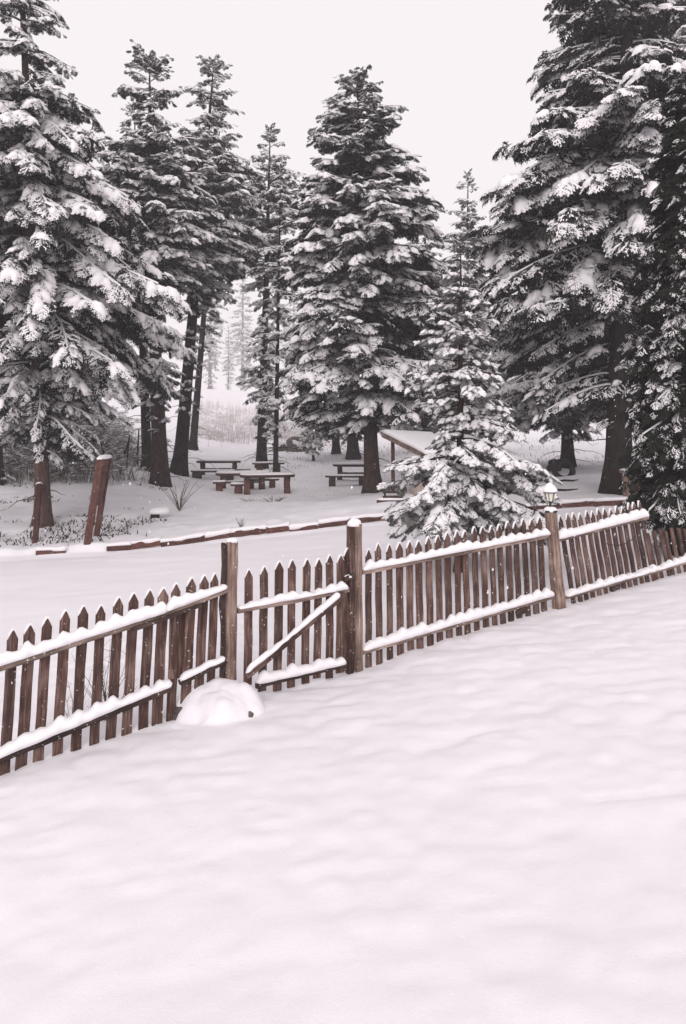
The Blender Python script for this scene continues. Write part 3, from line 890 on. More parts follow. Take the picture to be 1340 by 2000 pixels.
class Kit:
    """fans of twigs in several shapes and snow loads, and the node group that sets them on a crown's points"""
    def __init__(self, name, n_tw, spikes, wide=1.0, pads=9, needle=None, thin=1.0, nf=4):
        sp = [spray_template(200 + i, n_tw, spikes, wide, thin, nf) for i in range(6)]
        obs = []
        def tmpl(NV, NT, SV, ST):
            nv = len(NV)
            V = np.concatenate([NV, SV]) if len(SV) else NV
            T = np.concatenate([NT, ST + nv]) if len(ST) else NT
            me = mesh_np('fan', V, T)
            me.materials.append(needle); me.materials.append(TSNOW)
            mi = np.r_[np.zeros(len(NT), np.int32), np.ones(len(ST), np.int32)]
            me.polygons.foreach_set('material_index', mi.astype(np.int32))
            me.polygons.foreach_set('use_smooth', mi.astype(bool))
            me.update()
            obs.append(bpy.data.objects.new('fan', me))
        Z = np.zeros((0, 3)); ZT = np.zeros((0, 3), int)
        for i, t in enumerate(sp):                       # index = shape * 4 + snow level
            tmpl(t[0], t[1], Z, ZT)
            for (k, p) in ((0.42, 0.0), (0.75, 0.008), (0.98, 0.018)):
                sv, st = snow_subset(t[2], t[3], k, 40 + i, p)
                tmpl(t[0], t[1], sv, st)
        for i in range(5):                               # 24.. = cushions
            t = sp[i]
            pv, pt_ = pad_template(60 + i, pads)
            sv, st = snow_subset(t[2], t[3], 1.0, 40 + i, 0.03)
            tmpl(t[0], t[1], np.concatenate([sv, pv]), np.concatenate([st, pt_ + len(sv)]))
        g = bpy.data.node_groups.new(name, 'GeometryNodeTree')
        g.interface.new_socket('Geometry', in_out='INPUT', socket_type='NodeSocketGeometry')
        g.interface.new_socket('Geometry', in_out='OUTPUT', socket_type='NodeSocketGeometry')
        nd, lk = g.nodes, g.links
        gi, go = nd.new('NodeGroupInput'), nd.new('NodeGroupOutput')
        def attr(n, t):
            x = nd.new('GeometryNodeInputNamedAttribute'); x.data_type = t; x.inputs['Name'].default_value = n
            return x.outputs['Attribute']
        ar, asc, av = attr('turn', 'QUATERNION'), attr('size', 'FLOAT'), attr('form', 'INT')
        jn = nd.new('GeometryNodeJoinGeometry')
        for k, o in enumerate(obs):
            oi = nd.new('GeometryNodeObjectInfo'); oi.inputs['Object'].default_value = o; oi.inputs['As Instance'].default_value = False
            cmp_ = nd.new('FunctionNodeCompare'); cmp_.data_type = 'INT'; cmp_.operation = 'EQUAL'
            ia = [q for q in cmp_.inputs if q.type == 'INT']
            lk.new(av, ia[0]); ia[1].default_value = k
            ip = nd.new('GeometryNodeInstanceOnPoints')
            lk.new(gi.outputs[0], ip.inputs['Points']); lk.new(cmp_.outputs['Result'], ip.inputs['Selection'])
            lk.new(oi.outputs['Geometry'], ip.inputs['Instance'])
            lk.new(ar, ip.inputs['Rotation']); lk.new(asc, ip.inputs['Scale'])
            lk.new(ip.outputs['Instances'], jn.inputs['Geometry'])
        lk.new(jn.outputs['Geometry'], go.inputs[0])
        self.group = g
        self.tris = [len(o.data.polygons) for o in obs]
KIT_FAR = Kit('fir crown far', 10, 2, 1.25, 8, NEEDLE, 1.25, 3)
KIT_MID = Kit('fir crown', 11, 3, 1.1, 10, NEEDLE, 1.1, 4)
KIT_NEAR = Kit('spruce crown', 12, 5, 1.0, 12, NEEDLE_P, 1.55, 5)
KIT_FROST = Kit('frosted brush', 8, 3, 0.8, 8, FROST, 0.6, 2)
KIT_BUSH = Kit('brush', 8, 3, 0.8, 8, BRUSH, 0.6, 2)

def quats(M):
    """(N,3,3) rotation matrices -> (N,4) wxyz"""
    m = M
    t = np.stack([1 + m[:, 0, 0] + m[:, 1, 1] + m[:, 2, 2], 1 + m[:, 0, 0] - m[:, 1, 1] - m[:, 2, 2], 1 - m[:, 0, 0] + m[:, 1, 1] - m[:, 2, 2], 1 - m[:, 0, 0] - m[:, 1, 1] + m[:, 2, 2]], 1)
    k = t.argmax(1)
    s_ = 2 * np.sqrt(np.maximum(t[np.arange(len(k)), k], 1e-9))
    q = np.empty((len(k), 4))
    a, b, c = m[:, 2, 1] - m[:, 1, 2], m[:, 0, 2] - m[:, 2, 0], m[:, 1, 0] - m[:, 0, 1]
    d, e, f = m[:, 1, 0] + m[:, 0, 1], m[:, 0, 2] + m[:, 2, 0], m[:, 2, 1] + m[:, 1, 2]
    w = s_ / 4
    opts = [np.stack([w, a / s_, b / s_, c / s_], 1), np.stack([a / s_, w, d / s_, e / s_], 1), np.stack([b / s_, d / s_, w, f / s_], 1), np.stack([c / s_, e / s_, f / s_, w], 1)]
    for i in range(4):
        q[k == i] = opts[i][k == i]
    return q

def crown_mesh(P, Rm, size, form):
    me = bpy.data.meshes.new('crown')
    me.vertices.add(len(P)); me.vertices.foreach_set('co', P.astype(np.float32).ravel())
    a = me.attributes.new('turn', 'QUATERNION', 'POINT'); a.data.foreach_set('value', quats(Rm).astype(np.float32).ravel())
    a = me.attributes.new('size', 'FLOAT', 'POINT'); a.data.foreach_set('value', size.astype(np.float32))
    a = me.attributes.new('form', 'INT', 'POINT'); a.data.foreach_set('value', form.astype(np.int32))
    me.update()
    return me

TRI = [0]
LIMBS = 1.6
def unit(a):
    return a / (np.linalg.norm(a, axis=-1, keepdims=True) + 1e-9)

def fir(name, label, base, top, prof, seed, trunk=0.25, limbs=200, kit=KIT_MID, snow=0.6, pads=0.25, dens=1.0, spray=0.30, droop=0.28, rise=0.18,
        cat='tree', group='snow-laden firs', bark=BARK_D, needle=NEEDLE, low=None, curve=0.0, trunk_seg=14, jitter=0.22, az=None, stubs=12, start=0.16, maxspray=0.95, clumps=True, minspray=0.34, hang=0.45, gap=(), ragged=0.6, cull=-0.22, limb_snow=True):
    """base=(u,v,Y) foot of the trunk; top=(u,v) tip; prof=[(v, half width in pixels)] of the crown, all at the tree's own distance"""
    r = np.random.default_rng(seed)
    limbs = int(limbs * LIMBS)
    u0, v0, Y = base
    B = at(u0, v0, Y); B[2] = gz(B[0], B[1]) - 0.05
    T = at(top[0], top[1], Y)
    H = T[2] - B[2]
    root = thing(name, B, label, cat, group)
    px = Y / F
    pz = np.array([at(u0, v, Y)[2] - B[2] for v, _ in prof]); pw = np.array([w * px for _, w in prof])
    order = np.argsort(pz); pz, pw = pz[order], pw[order]
    lean = (T - B)[:2]
    def axis_pt(z):
        t = np.clip(z / H, 0, 1)
        return np.stack([lean[0] * t + curve * np.sin(t * math.pi), lean[1] * t, z], -1)
    # trunk
    m = MB(); rings = []
    n = 22
    for i in range(n + 1):
        t = (i / n) ** 1.3
        z = H * t
        c = axis_pt(np.array(z))
        rad = trunk * ((1 - t) ** 0.8 * 0.97 + 0.03) * (1 + 0.55 * math.exp(-z / (trunk * 1.6)))
        ring = []
        for k in range(trunk_seg):
            a = 2 * math.pi * k / trunk_seg
            kx = 1 + 0.10 * float(vnoise(k * 1.7, z * 0.8 + seed, 1.0, seed)) + 0.28 * math.exp(-z / (trunk * 1.3)) * math.sin(a * 5 + seed)
            ring.append(Vector((c[0] + math.cos(a) * rad * kx, c[1] + math.sin(a) * rad * kx, z if i else -0.25)))
        rings.append(ring)
    m.loft(rings)
    link('trunk', m.mesh('trunk', True), bark, root)
    # limbs
    wood_V, wood_T, wo = [], [], 0
    snow_groups_V, snow_groups_T, so = [], [], 0
    P_all, D_all, L_all, amt_all, up_all = [], [], [], [], []
    zmin, zmax = pz[0], min(pz[-1], H)
    # more limbs where the crown is wide
    zs_grid = np.linspace(zmin, zmax, 400)
    wgt = np.interp(zs_grid, pz, pw) ** 0.7 + 0.10
    cdf = np.cumsum(wgt); cdf /= cdf[-1]
    zs = np.interp((np.arange(limbs) + r.uniform(0, 1, limbs)) / limbs, cdf, zs_grid)
    if clumps:   # boughs gather in tiers
        tier = 0.55 + 0.03 * H
        ph = (zs / tier) % 1.0
        zs = zs + tier * 0.16 * np.sin(2 * math.pi * ph)
    for i in range(limbs):
        z = zs[i]
        wmax = np.interp(z, pz, pw)
        a = i * 2.39996 + r.uniform(-0.5, 0.5)
        lump = float(vnoise(math.cos(a) * 1.1 + z * 0.23, math.sin(a) * 1.1 + z * 0.55, 0.62, seed))
        load = float(vnoise(math.cos(a) * 1.3 - z * 0.4, math.sin(a) * 1.3 + z * 0.5, 0.55, seed + 50))
        if lump < cull and 0.08 * H < z < 0.93 * H:
            continue
        L = max(0.25, wmax * min(1.2, 1.08 + ragged * (lump - 0.10) - abs(r.normal(0, jitter)) * 0.7))
        if az is not None and r.random() < 0.8:
            a = az[0] + r.uniform(-1, 1) * az[1]
        tz = np.clip((z - zmin) / (zmax - zmin + 1e-6), 0, 1)
        e0 = rise + (0.28 * tz ** 2 + 0.5 * max(0.0, tz - 0.9) / 0.1) + r.uniform(-0.12, 0.12)
        dr = droop * (1.15 - 0.15 * tz) + r.uniform(-0.08, 0.12)
        tip = B[2] + z + L * (math.tan(e0) - 1.15 * dr)
        for gp_ in gap:
            if at(u0, gp_[1], Y)[2] < tip < at(u0, gp_[0], Y)[2] and math.cos(a) * gp_[2][0] + math.sin(a) * gp_[2][1] > gp_[2][2]:
                L *= gp_[3]
                break
        d2 = np.array([math.cos(a), math.sin(a)])
        curv = r.uniform(-0.3, 0.3); wob = r.uniform(-0.025, 0.025)
        def pt(t):
            t = np.asarray(t, float)
            o2 = np.stack([-d2[1] * curv * t * t, d2[0] * curv * t * t], -1) * L
            xy = t[..., None] * L * d2 + o2
            zz = L * (math.tan(e0) * t - dr * 1.6 * t ** 2 + dr * 0.45 * t ** 4 + wob * np.sin(t * 7.0 + i))
            c = axis_pt(np.array(z))
            return np.concatenate([xy + c[:2], (zz + z)[..., None]], -1)
        # wood
        tt = np.linspace(0, 0.93, 6)
        q = pt(tt)
        rw = (0.010 + 0.011 * L) * (1 - 0.8 * tt) * (0.8 if L < 1.5 else 1)
        tg = unit(np.gradient(q, axis=0)); sd = unit(np.cross(tg, [0, 0, 1])); upv = np.cross(sd, tg)
        ring = np.stack([q + upv * rw[:, None], q - upv * rw[:, None] * 0.6 + sd * rw[:, None] * 0.9, q - upv * rw[:, None] * 0.6 - sd * rw[:, None] * 0.9], 1).reshape(-1, 3)
        idx = []
        for k in range(5):
            for j in range(3):
                A, Bq = k * 3 + j, k * 3 + (j + 1) % 3
                idx += [(A, Bq, Bq + 3), (A, Bq + 3, A + 3)]
        wood_V.append(ring); wood_T.append(np.array(idx) + wo); wo += len(ring)
        heavy = np.clip(snow - 0.08 + 1.0 * load + r.normal(0, 0.12), 0, 1.1)
        # snow along the limb
        if heavy > 0.25 and limb_snow:
            hsn = (0.012 + 0.022 * heavy)
            ws = rw[:, None] * 0.95 + 0.004
            sv = np.stack([q + sd * ws, q + upv * (rw[:, None] + hsn), q - sd * ws], 1).reshape(-1, 3)
            sidx = []
            for k in range(5):
                for j in range(2):
                    A = k * 3 + j
                    sidx += [(A, A + 3, A + 4), (A, A + 4, A + 1)]
            snow_groups_V.append(sv); snow_groups_T.append(np.array(sidx) + so); so += len(sv)
        # sprays
        ns = max(4, int(L * (1 - start) / (0.105 / dens)))
        ts = start + (1 - start) * (np.arange(ns) + r.uniform(0, 0.9, ns)) / ns
        P = pt(ts)
        tgt = unit(pt(np.minimum(ts + 0.03, 1.03)) - P)
        side = np.where(np.arange(ns) % 2 == 0, 1.0, -1.0)
        ang = side * np.radians(r.uniform(18, 70, ns)) * (1 - 0.75 * (ts > 0.93))
        ca, sa = np.cos(ang), np.sin(ang)
        D = np.stack([tgt[:, 0] * ca - tgt[:, 1] * sa, tgt[:, 0] * sa + tgt[:, 1] * ca, tgt[:, 2] - r.uniform(0.05, 0.5 + 0.25 * tz, ns) * (droop / 0.28)], -1)
        D = unit(D)
        ls = np.clip(np.maximum(spray * 0.8 * L, minspray * 0.9) * (1.25 - 0.55 * ts) * r.uniform(0.7, 1.25, ns), 0.14, maxspray)
        am = np.clip(heavy + r.normal(0, 0.22, ns) + 0.25 * (ts - 0.6), 0, 1.2)
        # bare twigs hanging under the bough
        nh = int(ns * hang)
        if nh:
            th = r.uniform(start * 0.6, 0.92, nh)
            Ph = pt(th) - np.array([0, 0, 0.03])
            ah = r.uniform(0, 2 * math.pi, nh)
            Dh = unit(np.stack([d2[0] * 0.6 + np.cos(ah) * 0.9, d2[1] * 0.6 + np.sin(ah) * 0.9, -r.uniform(0.35, 1.3, nh)], -1))
            lh = np.clip(np.maximum(spray * L, minspray) * r.uniform(0.5, 0.95, nh), 0.14, maxspray * 0.8)
            P = np.concatenate([P, Ph]); D = np.concatenate([D, Dh]); ls = np.concatenate([ls, lh]); am = np.concatenate([am, np.where(r.random(nh) < 0.55 * heavy, 0.2 if limb_snow else 0.8, 0.0)])
        P_all.append(P); D_all.append(D); L_all.append(ls); amt_all.append(am)
    # leader at the tip
    tipn = 6
    P_all.append(axis_pt(np.full(tipn, H) - np.linspace(0.5, 0.0, tipn) * min(1, H * 0.05)))
    aa = np.arange(tipn) * 2.4
    D_all.append(unit(np.stack([np.cos(aa) * 0.5, np.sin(aa) * 0.5, np.full(tipn, 0.8)], -1)))
    L_all.append(np.full(tipn, 0.4 * min(1, Y / 25))); amt_all.append(np.full(tipn, 0.3))
    P, D, LS, AM = np.concatenate(P_all), np.concatenate(D_all), np.concatenate(L_all), np.concatenate(amt_all)
    N = len(P)
    up = np.tile([0, 0, 1.0], (N, 1))
    s = unit(np.cross(up, D)); upn = np.cross(D, s)
    roll = r.normal(0, 0.28, N)
    s2 = s * np.cos(roll)[:, None] + upn * np.sin(roll)[:, None]
    z2 = np.cross(D, s2)
    Rm = np.stack([D, s2, z2], -1)
    lvl = np.where(AM < 0.1, 0, np.where(AM < 0.36, 1, np.where(AM < 0.66, 2, 3)))
    form = r.integers(0, 6, N) * 4 + lvl
    padsel = (AM > 0.62) & (r.random(N) < pads) & (z2[:, 2] > 0.55)
    form = np.where(padsel, 24 + r.integers(0, 5, N), form)
    crown = link('crown', crown_mesh(P, Rm, LS, form), None, root, kind='stuff')
    md = crown.modifiers.new('twigs', 'NODES'); md.node_group = kit.group
    nt_ = sum(kit.tris[k] for k in form)
    if snow_groups_V:
        link('limb_snow', mesh_np('limb_snow', np.concatenate(snow_groups_V), np.concatenate(snow_groups_T), True), TSNOW, root, kind='stuff')
    # dead stubs under the crown
    for i in range(stubs):
        z = r.uniform(0.12, 0.95) * (zmin + 0.5)
        a = r.uniform(0, 2 * math.pi); L = r.uniform(0.3, 1.9)
        c = axis_pt(np.array(z))
        pts = np.array([c + np.array([math.cos(a) * L * t, math.sin(a) * L * t, L * (0.12 * t - r.uniform(0.2, 0.5) * t * t)]) for t in np.linspace(0, 1, 6)])
        rw = 0.022 * (1 - 0.8 * np.linspace(0, 1, 6))
        ring = np.stack([pts + np.array([0, 0, 1]) * rw[:, None], pts + np.array([0.8, 0, -0.5]) * rw[:, None], pts + np.array([-0.8, 0, -0.5]) * rw[:, None]], 1).reshape(-1, 3)
        idx = []
        for k in range(5):
            for j in range(3):
                A, Bq = k * 3 + j, k * 3 + (j + 1) % 3
                idx += [(A, Bq, Bq + 3), (A, Bq + 3, A + 3)]
        wood_V.append(ring); wood_T.append(np.array(idx) + wo); wo += len(ring)
    link('limbs', mesh_np('limbs', np.concatenate(wood_V), np.concatenate(wood_T), True), bark, root, kind='stuff')
    TRI[0] += N
    print(label, 'sprays', N, 'tris', nt_)
    return root

# centre fir
fir('fir_tree', 'broad dense fir with brown trunk in the middle, beside the small roofed hut', (728, 971, 26.0), (697, 150),
    [(152, 6), (175, 40), (220, 82), (300, 112), (400, 132), (500, 146), (600, 150), (700, 158), (770, 150), (815, 95), (840, 40)], 21, trunk=0.27, limbs=300, kit=KIT_MID, snow=0.86, pads=0.4, bark=BARK, stubs=6)
# tall group on the left of the tables
fir('fir_tree', 'tall fir with thick flared brown trunk, foremost of the left clump', (315, 956, 28.0), (292, 118),
    [(118, 26), (140, 52), (190, 68), (240, 58), (300, 96), (400, 124), (480, 112), (540, 74), (575, 20), (680, 16), (700, 55), (770, 62), (800, 20), (850, 10)], 22, trunk=0.30, limbs=190, jitter=0.34, snow=0.84, pads=0.35, bark=BARK, curve=-0.1, stubs=16)
fir('fir_tree', 'dark leaning fir trunk just right of the thick flared trunk', (350, 918, 33.0), (418, 122),
    [(122, 22), (150, 40), (200, 58), (240, 42), (300, 86), (400, 112), (480, 116), (540, 90), (590, 60), (620, 16), (740, 20), (800, 8)], 23, trunk=0.31, limbs=170, jitter=0.34, snow=0.84, pads=0.3, stubs=14, kit=KIT_FAR)
fir('fir_tree', 'slender fir close behind left of the thick flared trunk', (288, 930, 32.0), (262, 210),
    [(215, 15), (300, 50), (420, 78), (500, 70), (550, 30), (680, 16), (730, 34), (790, 8)], 24, trunk=0.22, limbs=100, snow=0.84, pads=0.3, stubs=14, kit=KIT_FAR)
fir('fir_tree', 'pale distant fir whose trunk stands alone left of the back table', (376, 886, 47.0), (432, 215),
    [(220, 12), (320, 40), (450, 56), (560, 60), (640, 40), (700, 14), (800, 8)], 25, trunk=0.24, limbs=90, snow=0.84, pads=0.2, stubs=20, kit=KIT_FAR, maxspray=1.3)
# slim pair at the far tables
fir('fir_tree', 'slim straight fir with long bare trunk behind the far bench', (510, 916, 36.0), (528, 254),
    [(254, 10), (280, 28), (340, 58), (400, 76), (470, 78), (530, 60), (600, 22), (700, 46), (770, 50), (850, 12)], 26, trunk=0.24, limbs=130, snow=0.84, pads=0.3, stubs=24, kit=KIT_FAR)
fir('fir_tree', 'thin young fir right of the slim straight one, its trunk meeting the bench', (538, 934, 32.5), (548, 330),
    [(335, 8), (420, 30), (520, 42), (620, 44), (720, 40), (800, 42), (850, 12)], 27, trunk=0.12, limbs=75, snow=0.70, pads=0.2, stubs=14, kit=KIT_FAR)
# left giant
fir('fir_tree', 'huge fir at the left edge with cushions of snow on drooping boughs', (86, 1036, 20.0), (30, -330),
    [(-330, 5), (-150, 45), (0, 80), (100, 112), (200, 140), (300, 180), (400, 225), (480, 258), (560, 270), (640, 205), (720, 150), (790, 140), (850, 110), (870, 50)], 28, trunk=0.2, limbs=250, kit=KIT_MID, snow=0.80, pads=0.55,
    bark=BARK_L, droop=0.4, rise=0.1, spray=0.26, maxspray=0.62, stubs=4, ragged=0.95, cull=-0.16)
# right giant and neighbours
fir('fir_tree', 'huge dark fir at the right rising out of the frame beside the plank rail', (1206, 972, 20.5), (1235, -420),
    [(-420, 5), (-250, 60), (-100, 105), (0, 150), (100, 180), (220, 225), (300, 262), (400, 270), (520, 275), (600, 255), (680, 225), (740, 190), (790, 120), (825, 30)], 29, trunk=0.34, limbs=330, kit=KIT_MID, snow=0.78, pads=0.3,
    droop=0.33, stubs=14, maxspray=0.8, gap=((640, 850, (0.45, -0.9, -0.1), 0.2),))
fir('fir_tree', 'fir behind the lantern with a tyre at the foot of its dark trunk', (1110, 917, 31.0), (1090, 330),
    [(335, 8), (430, 50), (560, 90), (660, 135), (740, 145), (810, 110), (850, 20)], 30, trunk=0.25, limbs=140, kit=KIT_FAR, snow=0.80, pads=0.3, stubs=14)
fir('fir_tree', 'near black fir at the right edge sweeping down behind the leaning fence', (1322, 1030, 12.0), (1330, 150),
    [(150, 5), (300, 55), (450, 90), (600, 95), (750, 88), (880, 92), (960, 96), (1000, 70), (1020, 30)], 31, trunk=0.13, limbs=420, kit=KIT_MID, snow=0.12, pads=0.02, spray=0.4, droop=0.42, rise=0.02, stubs=0, maxspray=0.5, dens=1.5, hang=0.8, start=0.05, minspray=0.25)
fir('fir_tree', 'tall fir filling the upper right corner behind the huge dark fir', (1370, 940, 25.0), (1350, -380),
    [(-380, 5), (-150, 80), (0, 120), (150, 150), (300, 170), (450, 170), (600, 150), (750, 130), (830, 50)], 32, trunk=0.3, limbs=170, kit=KIT_FAR, snow=0.74, pads=0.25, stubs=0)
# young spruce behind the fence
fir('young_spruce', 'young spruce loaded with snow right behind the pickets', (898, 1095, 12.2), (900, 474),
    [(474, 3), (540, 38), (620, 60), (700, 86), (780, 110), (860, 142), (930, 172), (985, 156), (1030, 95), (1050, 40)], 33, trunk=0.085, limbs=115, kit=KIT_NEAR, snow=1.2, pads=0.25, spray=0.27, droop=0.24, rise=0.13,
    dens=1.35, stubs=0, maxspray=0.5, jitter=0.34, bark=BARK, minspray=0.2, hang=0.4, limb_snow=False, gap=((812, 882, (-1, 0, -0.1), 0.5),), ragged=0.8, cull=-0.34)
# further trees
fir('fir_tree', 'pointed distant fir peeping out between the middle fir and the right giant', (912, 880, 45.0), (914, 340),
    [(342, 4), (380, 26), (430, 44), (500, 58), (620, 70), (760, 76), (830, 60), (860, 20)], 34, trunk=0.24, limbs=150, kit=KIT_FAR, snow=0.80, pads=0.2, maxspray=1.2)
fir('fir_tree', 'dark trunk standing in the brush right of the leftmost trunk', (112, 922, 28.5), (135, 200),
    [(210, 20), (350, 70), (500, 105), (650, 110), (740, 100), (800, 60), (850, 15)], 35, trunk=0.2, limbs=100, kit=KIT_FAR, snow=0.70, pads=0.35)
fir('fir_tree', 'dark fir cut by the left edge of the picture, in the brush', (-5, 930, 27.0), (-20, 60),
    [(60, 20), (250, 80), (450, 120), (600, 130), (700, 130), (780, 95), (840, 20)], 36, trunk=0.22, limbs=100, kit=KIT_FAR, snow=0.70, pads=0.35)
fir('fir_tree', 'trunk beside the right-hand table, left of the broad middle fir', (692, 912, 40.0), (660, 480),
    [(490, 10), (560, 60), (640, 88), (720, 95), (800, 82), (840, 40), (860, 10)], 37, trunk=0.3, limbs=110, kit=KIT_FAR, snow=0.80, pads=0.3)
fir('fir_tree', 'shadowy trunk left of the right-hand table, third from the middle fir', (657, 893, 44.0), (640, 500),
    [(510, 8), (600, 50), (700, 72), (780, 75), (840, 50), (858, 12)], 38, trunk=0.22, limbs=90, kit=KIT_FAR, snow=0.80, pads=0.3)
fir('fir_sapling', 'little snowy fir sapling on the slope behind the benches', (612, 903, 39.0), (612, 770),
    [(772, 3), (800, 14), (840, 24), (868, 26), (880, 10)], 39, trunk=0.07, limbs=44, kit=KIT_FAR, snow=0.8, pads=0.3, stubs=0)
fir('fir_tree', 'far fir behind the hut, between the middle fir and the spruce', (832, 880, 47.0), (830, 380),
    [(385, 5), (480, 45), (600, 72), (720, 84), (800, 70), (850, 20)], 40, trunk=0.24, limbs=120, kit=KIT_FAR, snow=0.5, pads=0.2, maxspray=1.2)
# ghosts in the fog: one far fir built once, copied
def copies(src, spots, label=None):
    for (u, Y, k, lab) in spots:
        g = src.copy(); COL.objects.link(g)
        x = (u - 670) / F * Y
        g.location = (x, Y, gz(x, Y)); g.scale = (k, k, k * (1 + 0.1 * math.sin(u))); g.rotation_euler = (0, 0, u * 0.37)
        g['label'] = lab or label
        for ch in src.children:
            c = ch.copy(); COL.objects.link(c); c.parent = g
FARL = 'slim misty far fir standing in the middle of the gap above the dry grass'
ghost = fir('distant_fir', FARL, (446, 770, 300.0), (446, 640),
    [(642, 2), (665, 8), (700, 14), (730, 14), (750, 9), (762, 3)], 42, trunk=0.4, limbs=100, kit=KIT_FAR, snow=0.8, pads=0.2, maxspray=2.0, minspray=0.7, dens=0.45, stubs=6, group='far firs in the fog')
copies(ghost, [(410, 300.0, 1.9, 'faint far fir seen just right of the pale distant fir'), (474, 340.0, 2.2, 'faint far fir close left of the slim straight trunk'), (570, 300.0, 2.0, 'faint far fir right of the thin young fir'),
               (240, 280.0, 1.9, 'faint far fir between the huge left fir and the left clump'), (1060, 280.0, 2.0, 'faint far fir left of the tyre trunk'), (1155, 300.0, 2.1, 'faint far fir right of the tyre trunk')], FARL)
print('fir triangles', TRI[0])

# ------------------------------------------------------------------ signboards on the left
def ubeam(name, root, p0, p1, w, d, mat, seed, xdir, **kw):
    p0, p1 = np.array(p0, float), np.array(p1, float)
    ax = p1 - p0; L = np.linalg.norm(ax); ax /= L
    x = np.array(xdir, float); x = x - ax * np.dot(x, ax); x /= np.linalg.norm(x)
    y = np.cross(ax, x)
    return link(name, beam_mesh(name, w, d, L, seed, **kw), mat, root, frame(p0 - np.array(root.location), x, y, ax))

a = hit(168, 1066); b = hit(187, 1046)
sroot = thing('sign_board', a, 'red-brown plank board on two legs standing in snow, seen nearly edge-on', 'sign board')
dr_ = (b - a); dr_[2] = 0; dr_ /= np.linalg.norm(dr_)
perp = np.array([dr_[1], -dr_[0], 0])
lean = np.array([0.26, 0, 0])
Ht = 1.98
ubeam('leg', sroot, a - np.array([0, 0, .2]), a + np.array([0, 0, Ht]) + lean, 0.16, 0.11, W_RED, 801, perp, rough=0.005)
ubeam('leg', sroot, b - np.array([0, 0, .2]), b + np.array([0, 0, Ht + 0.02 + a[2] - b[2]]) + lean, 0.14, 0.09, W_RED, 802, perp, rough=0.005)
nb = 7
for k in range(nb):
    f0 = 0.43 + 0.55 * k / nb; f1 = 0.43 + 0.55 * (k + 1) / nb - 0.008
    fm = (f0 + f1) / 2
    p = a + np.array([0, 0, Ht * fm]) + lean * fm + dr_ * 0.06; q = b + np.array([0, 0, Ht * fm + (a[2] - b[2]) * fm]) + lean * fm - dr_ * 0.06
    ubeam('plank', sroot, p + perp * 0.02, q + perp * 0.02, Ht * (f1 - f0), 0.03, W_RED, 810 + k, (0, 0, 1), rough=0.003)
tp = (a + b) / 2 + np.array([0, 0, Ht + (a[2] - b[2]) / 2]) + lean
snow_lump('snow', sroot, None, tp, np.linalg.norm(b - a) / 2 + 0.1, 0.11, 0.07, 4, flat=0.8, xdir=dr_)

a = hit(68, 1062)
proot = thing('sign_post', a, 'short red-brown timber post leaning against the leftmost fir trunk', 'post')
tp = at(77, 945, 19.7)
ubeam('post', proot, a - np.array([0, 0, .2]), tp, 0.125, 0.11, W_RED, 820, (1, 0, 0), rough=0.006)
snow_lump('snow', proot, None, tp, 0.08, 0.07, 0.05, 5, flat=0.8, xdir=(1, 0, 0))
tb = at(66, 842, 19.75)
mroot2 = thing('trail_board', tb, 'small red-brown board with a snow cap fixed high on the leftmost trunk', 'board')
ubeam('board', mroot2, tb, tb + np.array([0.02, 0, 0.36]), 0.2, 0.06, W_RED, 821, (1, 0, 0), rough=0.005)
snow_lump('snow', mroot2, None, tb + np.array([0.02, 0, 0.36]), 0.11, 0.05, 0.05, 6, flat=0.8, xdir=(1, 0, 0))

# ------------------------------------------------------------------ picnic tables and benches
def slab_mesh(name, L, W, T, seed, round_=0.45):
    """thick plank top with rounded waney ends, along X"""
    r = random.Random(seed)
    out = []
    n = 30
    for k in range(n):
        t = 2 * math.pi * k / n
        cx, cy = math.cos(t), math.sin(t)
        x = math.copysign(abs(cx) ** round_, cx) * L / 2; y = math.copysign(abs(cy) ** 0.6, cy) * W / 2
        out.append((x * (1 + r.uniform(-0.01, 0.01)), y * (1 + r.uniform(-0.03, 0.03))))
    m = MB()
    m.loft([[Vector((x * k, y * k, z)) for x, y in out] for k, z in [(0.96, -T), (1.0, -T * 0.7), (1.0, -T * 0.25), (0.985, 0)]])
    return m.mesh(name)

def snow_slab(name, L, W, h, seed, round_=0.45):
    n = 30
    rows = []
    for k2, z in [(0.985, -0.006), (1.0, h * 0.35), (0.97, h * 0.75), (0.88, h * 0.97), (0.5, h * 1.05), (0.02, h * 1.06)]:
        row = []
        for k in range(n):
            t = 2 * math.pi * k / n
            cx, cy = math.cos(t), math.sin(t)
            x = math.copysign(abs(cx) ** round_, cx) * L / 2 * k2; y = math.copysign(abs(cy) ** 0.6, cy) * W / 2 * k2
            row.append(Vector((x, y, z * (1 + 0.35 * float(vnoise(x + seed, y, 0.4, seed))))))
        rows.append(row)
    m = MB(); m.loft(rows)
    return m.mesh(name, True)

